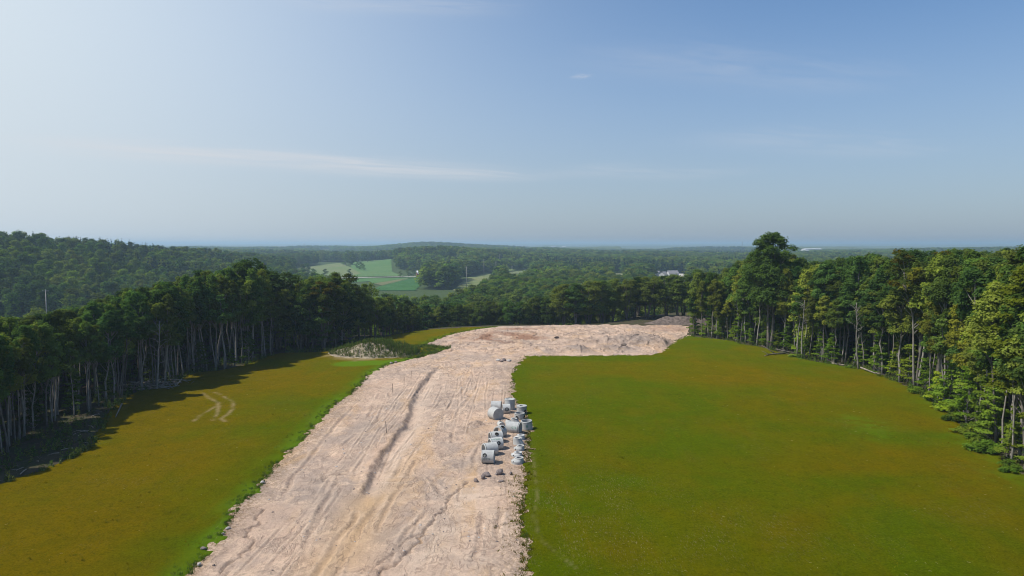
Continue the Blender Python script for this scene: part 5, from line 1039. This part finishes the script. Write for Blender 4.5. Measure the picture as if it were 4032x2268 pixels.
sky = nd(nt, 'ShaderNodeTexSky', sky_type='NISHITA', sun_disc=False, sun_elevation=SUN_EL, sun_rotation=SUN_AZ, air_density=1.0, dust_density=1.6, ozone_density=1.6, altitude=200)
bg = nd(nt, 'ShaderNodeBackground', i_Strength=.1); wo = nd(nt, 'ShaderNodeOutputWorld'); L(nt, bg.outputs[0], wo.inputs['Surface'])
gen = nd(nt, 'ShaderNodeTexCoord').outputs['Generated']; sep = nd(nt, 'ShaderNodeSeparateXYZ'); L(nt, gen, sep.inputs[0]); gx, gy, gz = sep.outputs
def dotv(v): d = nd(nt, 'ShaderNodeVectorMath', operation='DOT_PRODUCT'); L(nt, gen, d.inputs[0]); d.inputs[1].default_value = v; return d.outputs['Value']
def mrange(x, a, b, c=0.0, d=1.0): m = nd(nt, 'ShaderNodeMapRange', interpolation_type='SMOOTHSTEP', i_1=a, i_2=b, i_3=c, i_4=d); L(nt, x, m.inputs[0]); return m.outputs[0]
# hazy brightness spreading from the sun's side of the sky
aur = mth(nt, 'POWER', mth(nt, 'MULTIPLY_ADD', dotv((-.84, .52, .16)), .5, .5), 8.5)
col = mix(nt, 1.0, sky.outputs[0], SKY_TINT, 'MULTIPLY')
col = mix(nt, aur, col, AUR_COL)
low = mth(nt, 'MULTIPLY', mrange(gz, .36, .0), .62); col = mix(nt, low, col, LOW_COL)
col = mix(nt, mth(nt, 'MULTIPLY', aur, .6), col, AUR_COL)
# thin cirrus on a high layer: position on the layer = direction / height
gz2 = mth(nt, 'MAXIMUM', gz, .03); lx_ = mth(nt, 'DIVIDE', gx, gz2); ly_ = mth(nt, 'DIVIDE', gy, gz2)
def wisp(x0, y0, x1, y1, wid, amt, seed):
    dx, dy = x1 - x0, y1 - y0; ln = math.hypot(dx, dy); ux, uy = dx / ln, dy / ln
    t = mth(nt, 'ADD', mth(nt, 'MULTIPLY', mth(nt, 'SUBTRACT', lx_, x0), ux / ln), mth(nt, 'MULTIPLY', mth(nt, 'SUBTRACT', ly_, y0), uy / ln))
    s = mth(nt, 'ADD', mth(nt, 'MULTIPLY', mth(nt, 'SUBTRACT', lx_, x0), -uy), mth(nt, 'MULTIPLY', mth(nt, 'SUBTRACT', ly_, y0), ux))
    cv = nd(nt, 'ShaderNodeCombineXYZ'); L(nt, mth(nt, 'MULTIPLY', t, 2.2), cv.inputs[0]); L(nt, mth(nt, 'MULTIPLY', s, 1.1 / wid), cv.inputs[1]); cv.inputs[2].default_value = seed
    nz = noise(nt, cv.outputs[0], 1.5, 6, .62, .8); s = mth(nt, 'ADD', s, mth(nt, 'MULTIPLY', mth(nt, 'SUBTRACT', nz, .5), wid * 1.6))
    e = mth(nt, 'POWER', 2.718, mth(nt, 'MULTIPLY', mth(nt, 'MULTIPLY', s, s), -1 / wid ** 2)); f = mth(nt, 'MULTIPLY', mrange(t, -.05, .3), mrange(t, 1.05, .6))
    return mth(nt, 'MULTIPLY', mth(nt, 'MULTIPLY', e, f), mth(nt, 'MULTIPLY', ramp(nt, nz, [(.3, .15), (.65, 1.0)]), amt))
for a in ((-5.2, 6.9, .1, 10.2, .85, .62, 1.0), (-3.0, 8.9, .9, 10.9, .8, .42, 4.0), (-5.0, 6.6, -1.5, 8.6, .3, .5, 7.0), (-.50, 2.80, -.34, 2.86, .025, .8, 2.0), (.36, 4.13, .47, 4.2, .05, .38, 3.0), (.3, 9.2, 3.5, 10.5, .8, .2, 5.0), (1.5, 6.2, 5.0, 8.0, .6, .18, 6.0), (.2, 3.6, 2.6, 4.6, .35, .16, 8.0), (-1.0, 2.9, .1, 3.0, .10, .25, 9.0)): col = mix(nt, wisp(*a), col, (7.0, 7.1, 7.4))
L(nt, col, bg.inputs['Color'])
cam = bpy.data.cameras.new('camera'); cam.lens = 24.0; cam.sensor_width = 36; cam.clip_start = .5; cam.clip_end = 60000; co = bpy.data.objects.new('camera', cam); C.objects.link(co)
co.location = (0, 0, CAM_H); co.rotation_euler = (R(90 - 3.71), 0, 0); sc.camera = co
sc.view_settings.view_transform = 'Standard'; sc.view_settings.look = 'None'; sc.view_settings.exposure = EXPOSURE; sc.view_settings.gamma = 1
cy = sc.cycles; cy.pixel_filter_type = 'BLACKMAN_HARRIS'; cy.filter_width = 1.05; cy.use_denoising = True; cy.max_bounces = 5; cy.diffuse_bounces = 3; cy.glossy_bounces = 2; cy.transmission_bounces = 3; cy.volume_bounces = 1; cy.transparent_max_bounces = 6; cy.denoising_prefilter = 'ACCURATE'; cy.use_adaptive_sampling = True; cy.adaptive_threshold = .004; cy.sample_clamp_indirect = 8
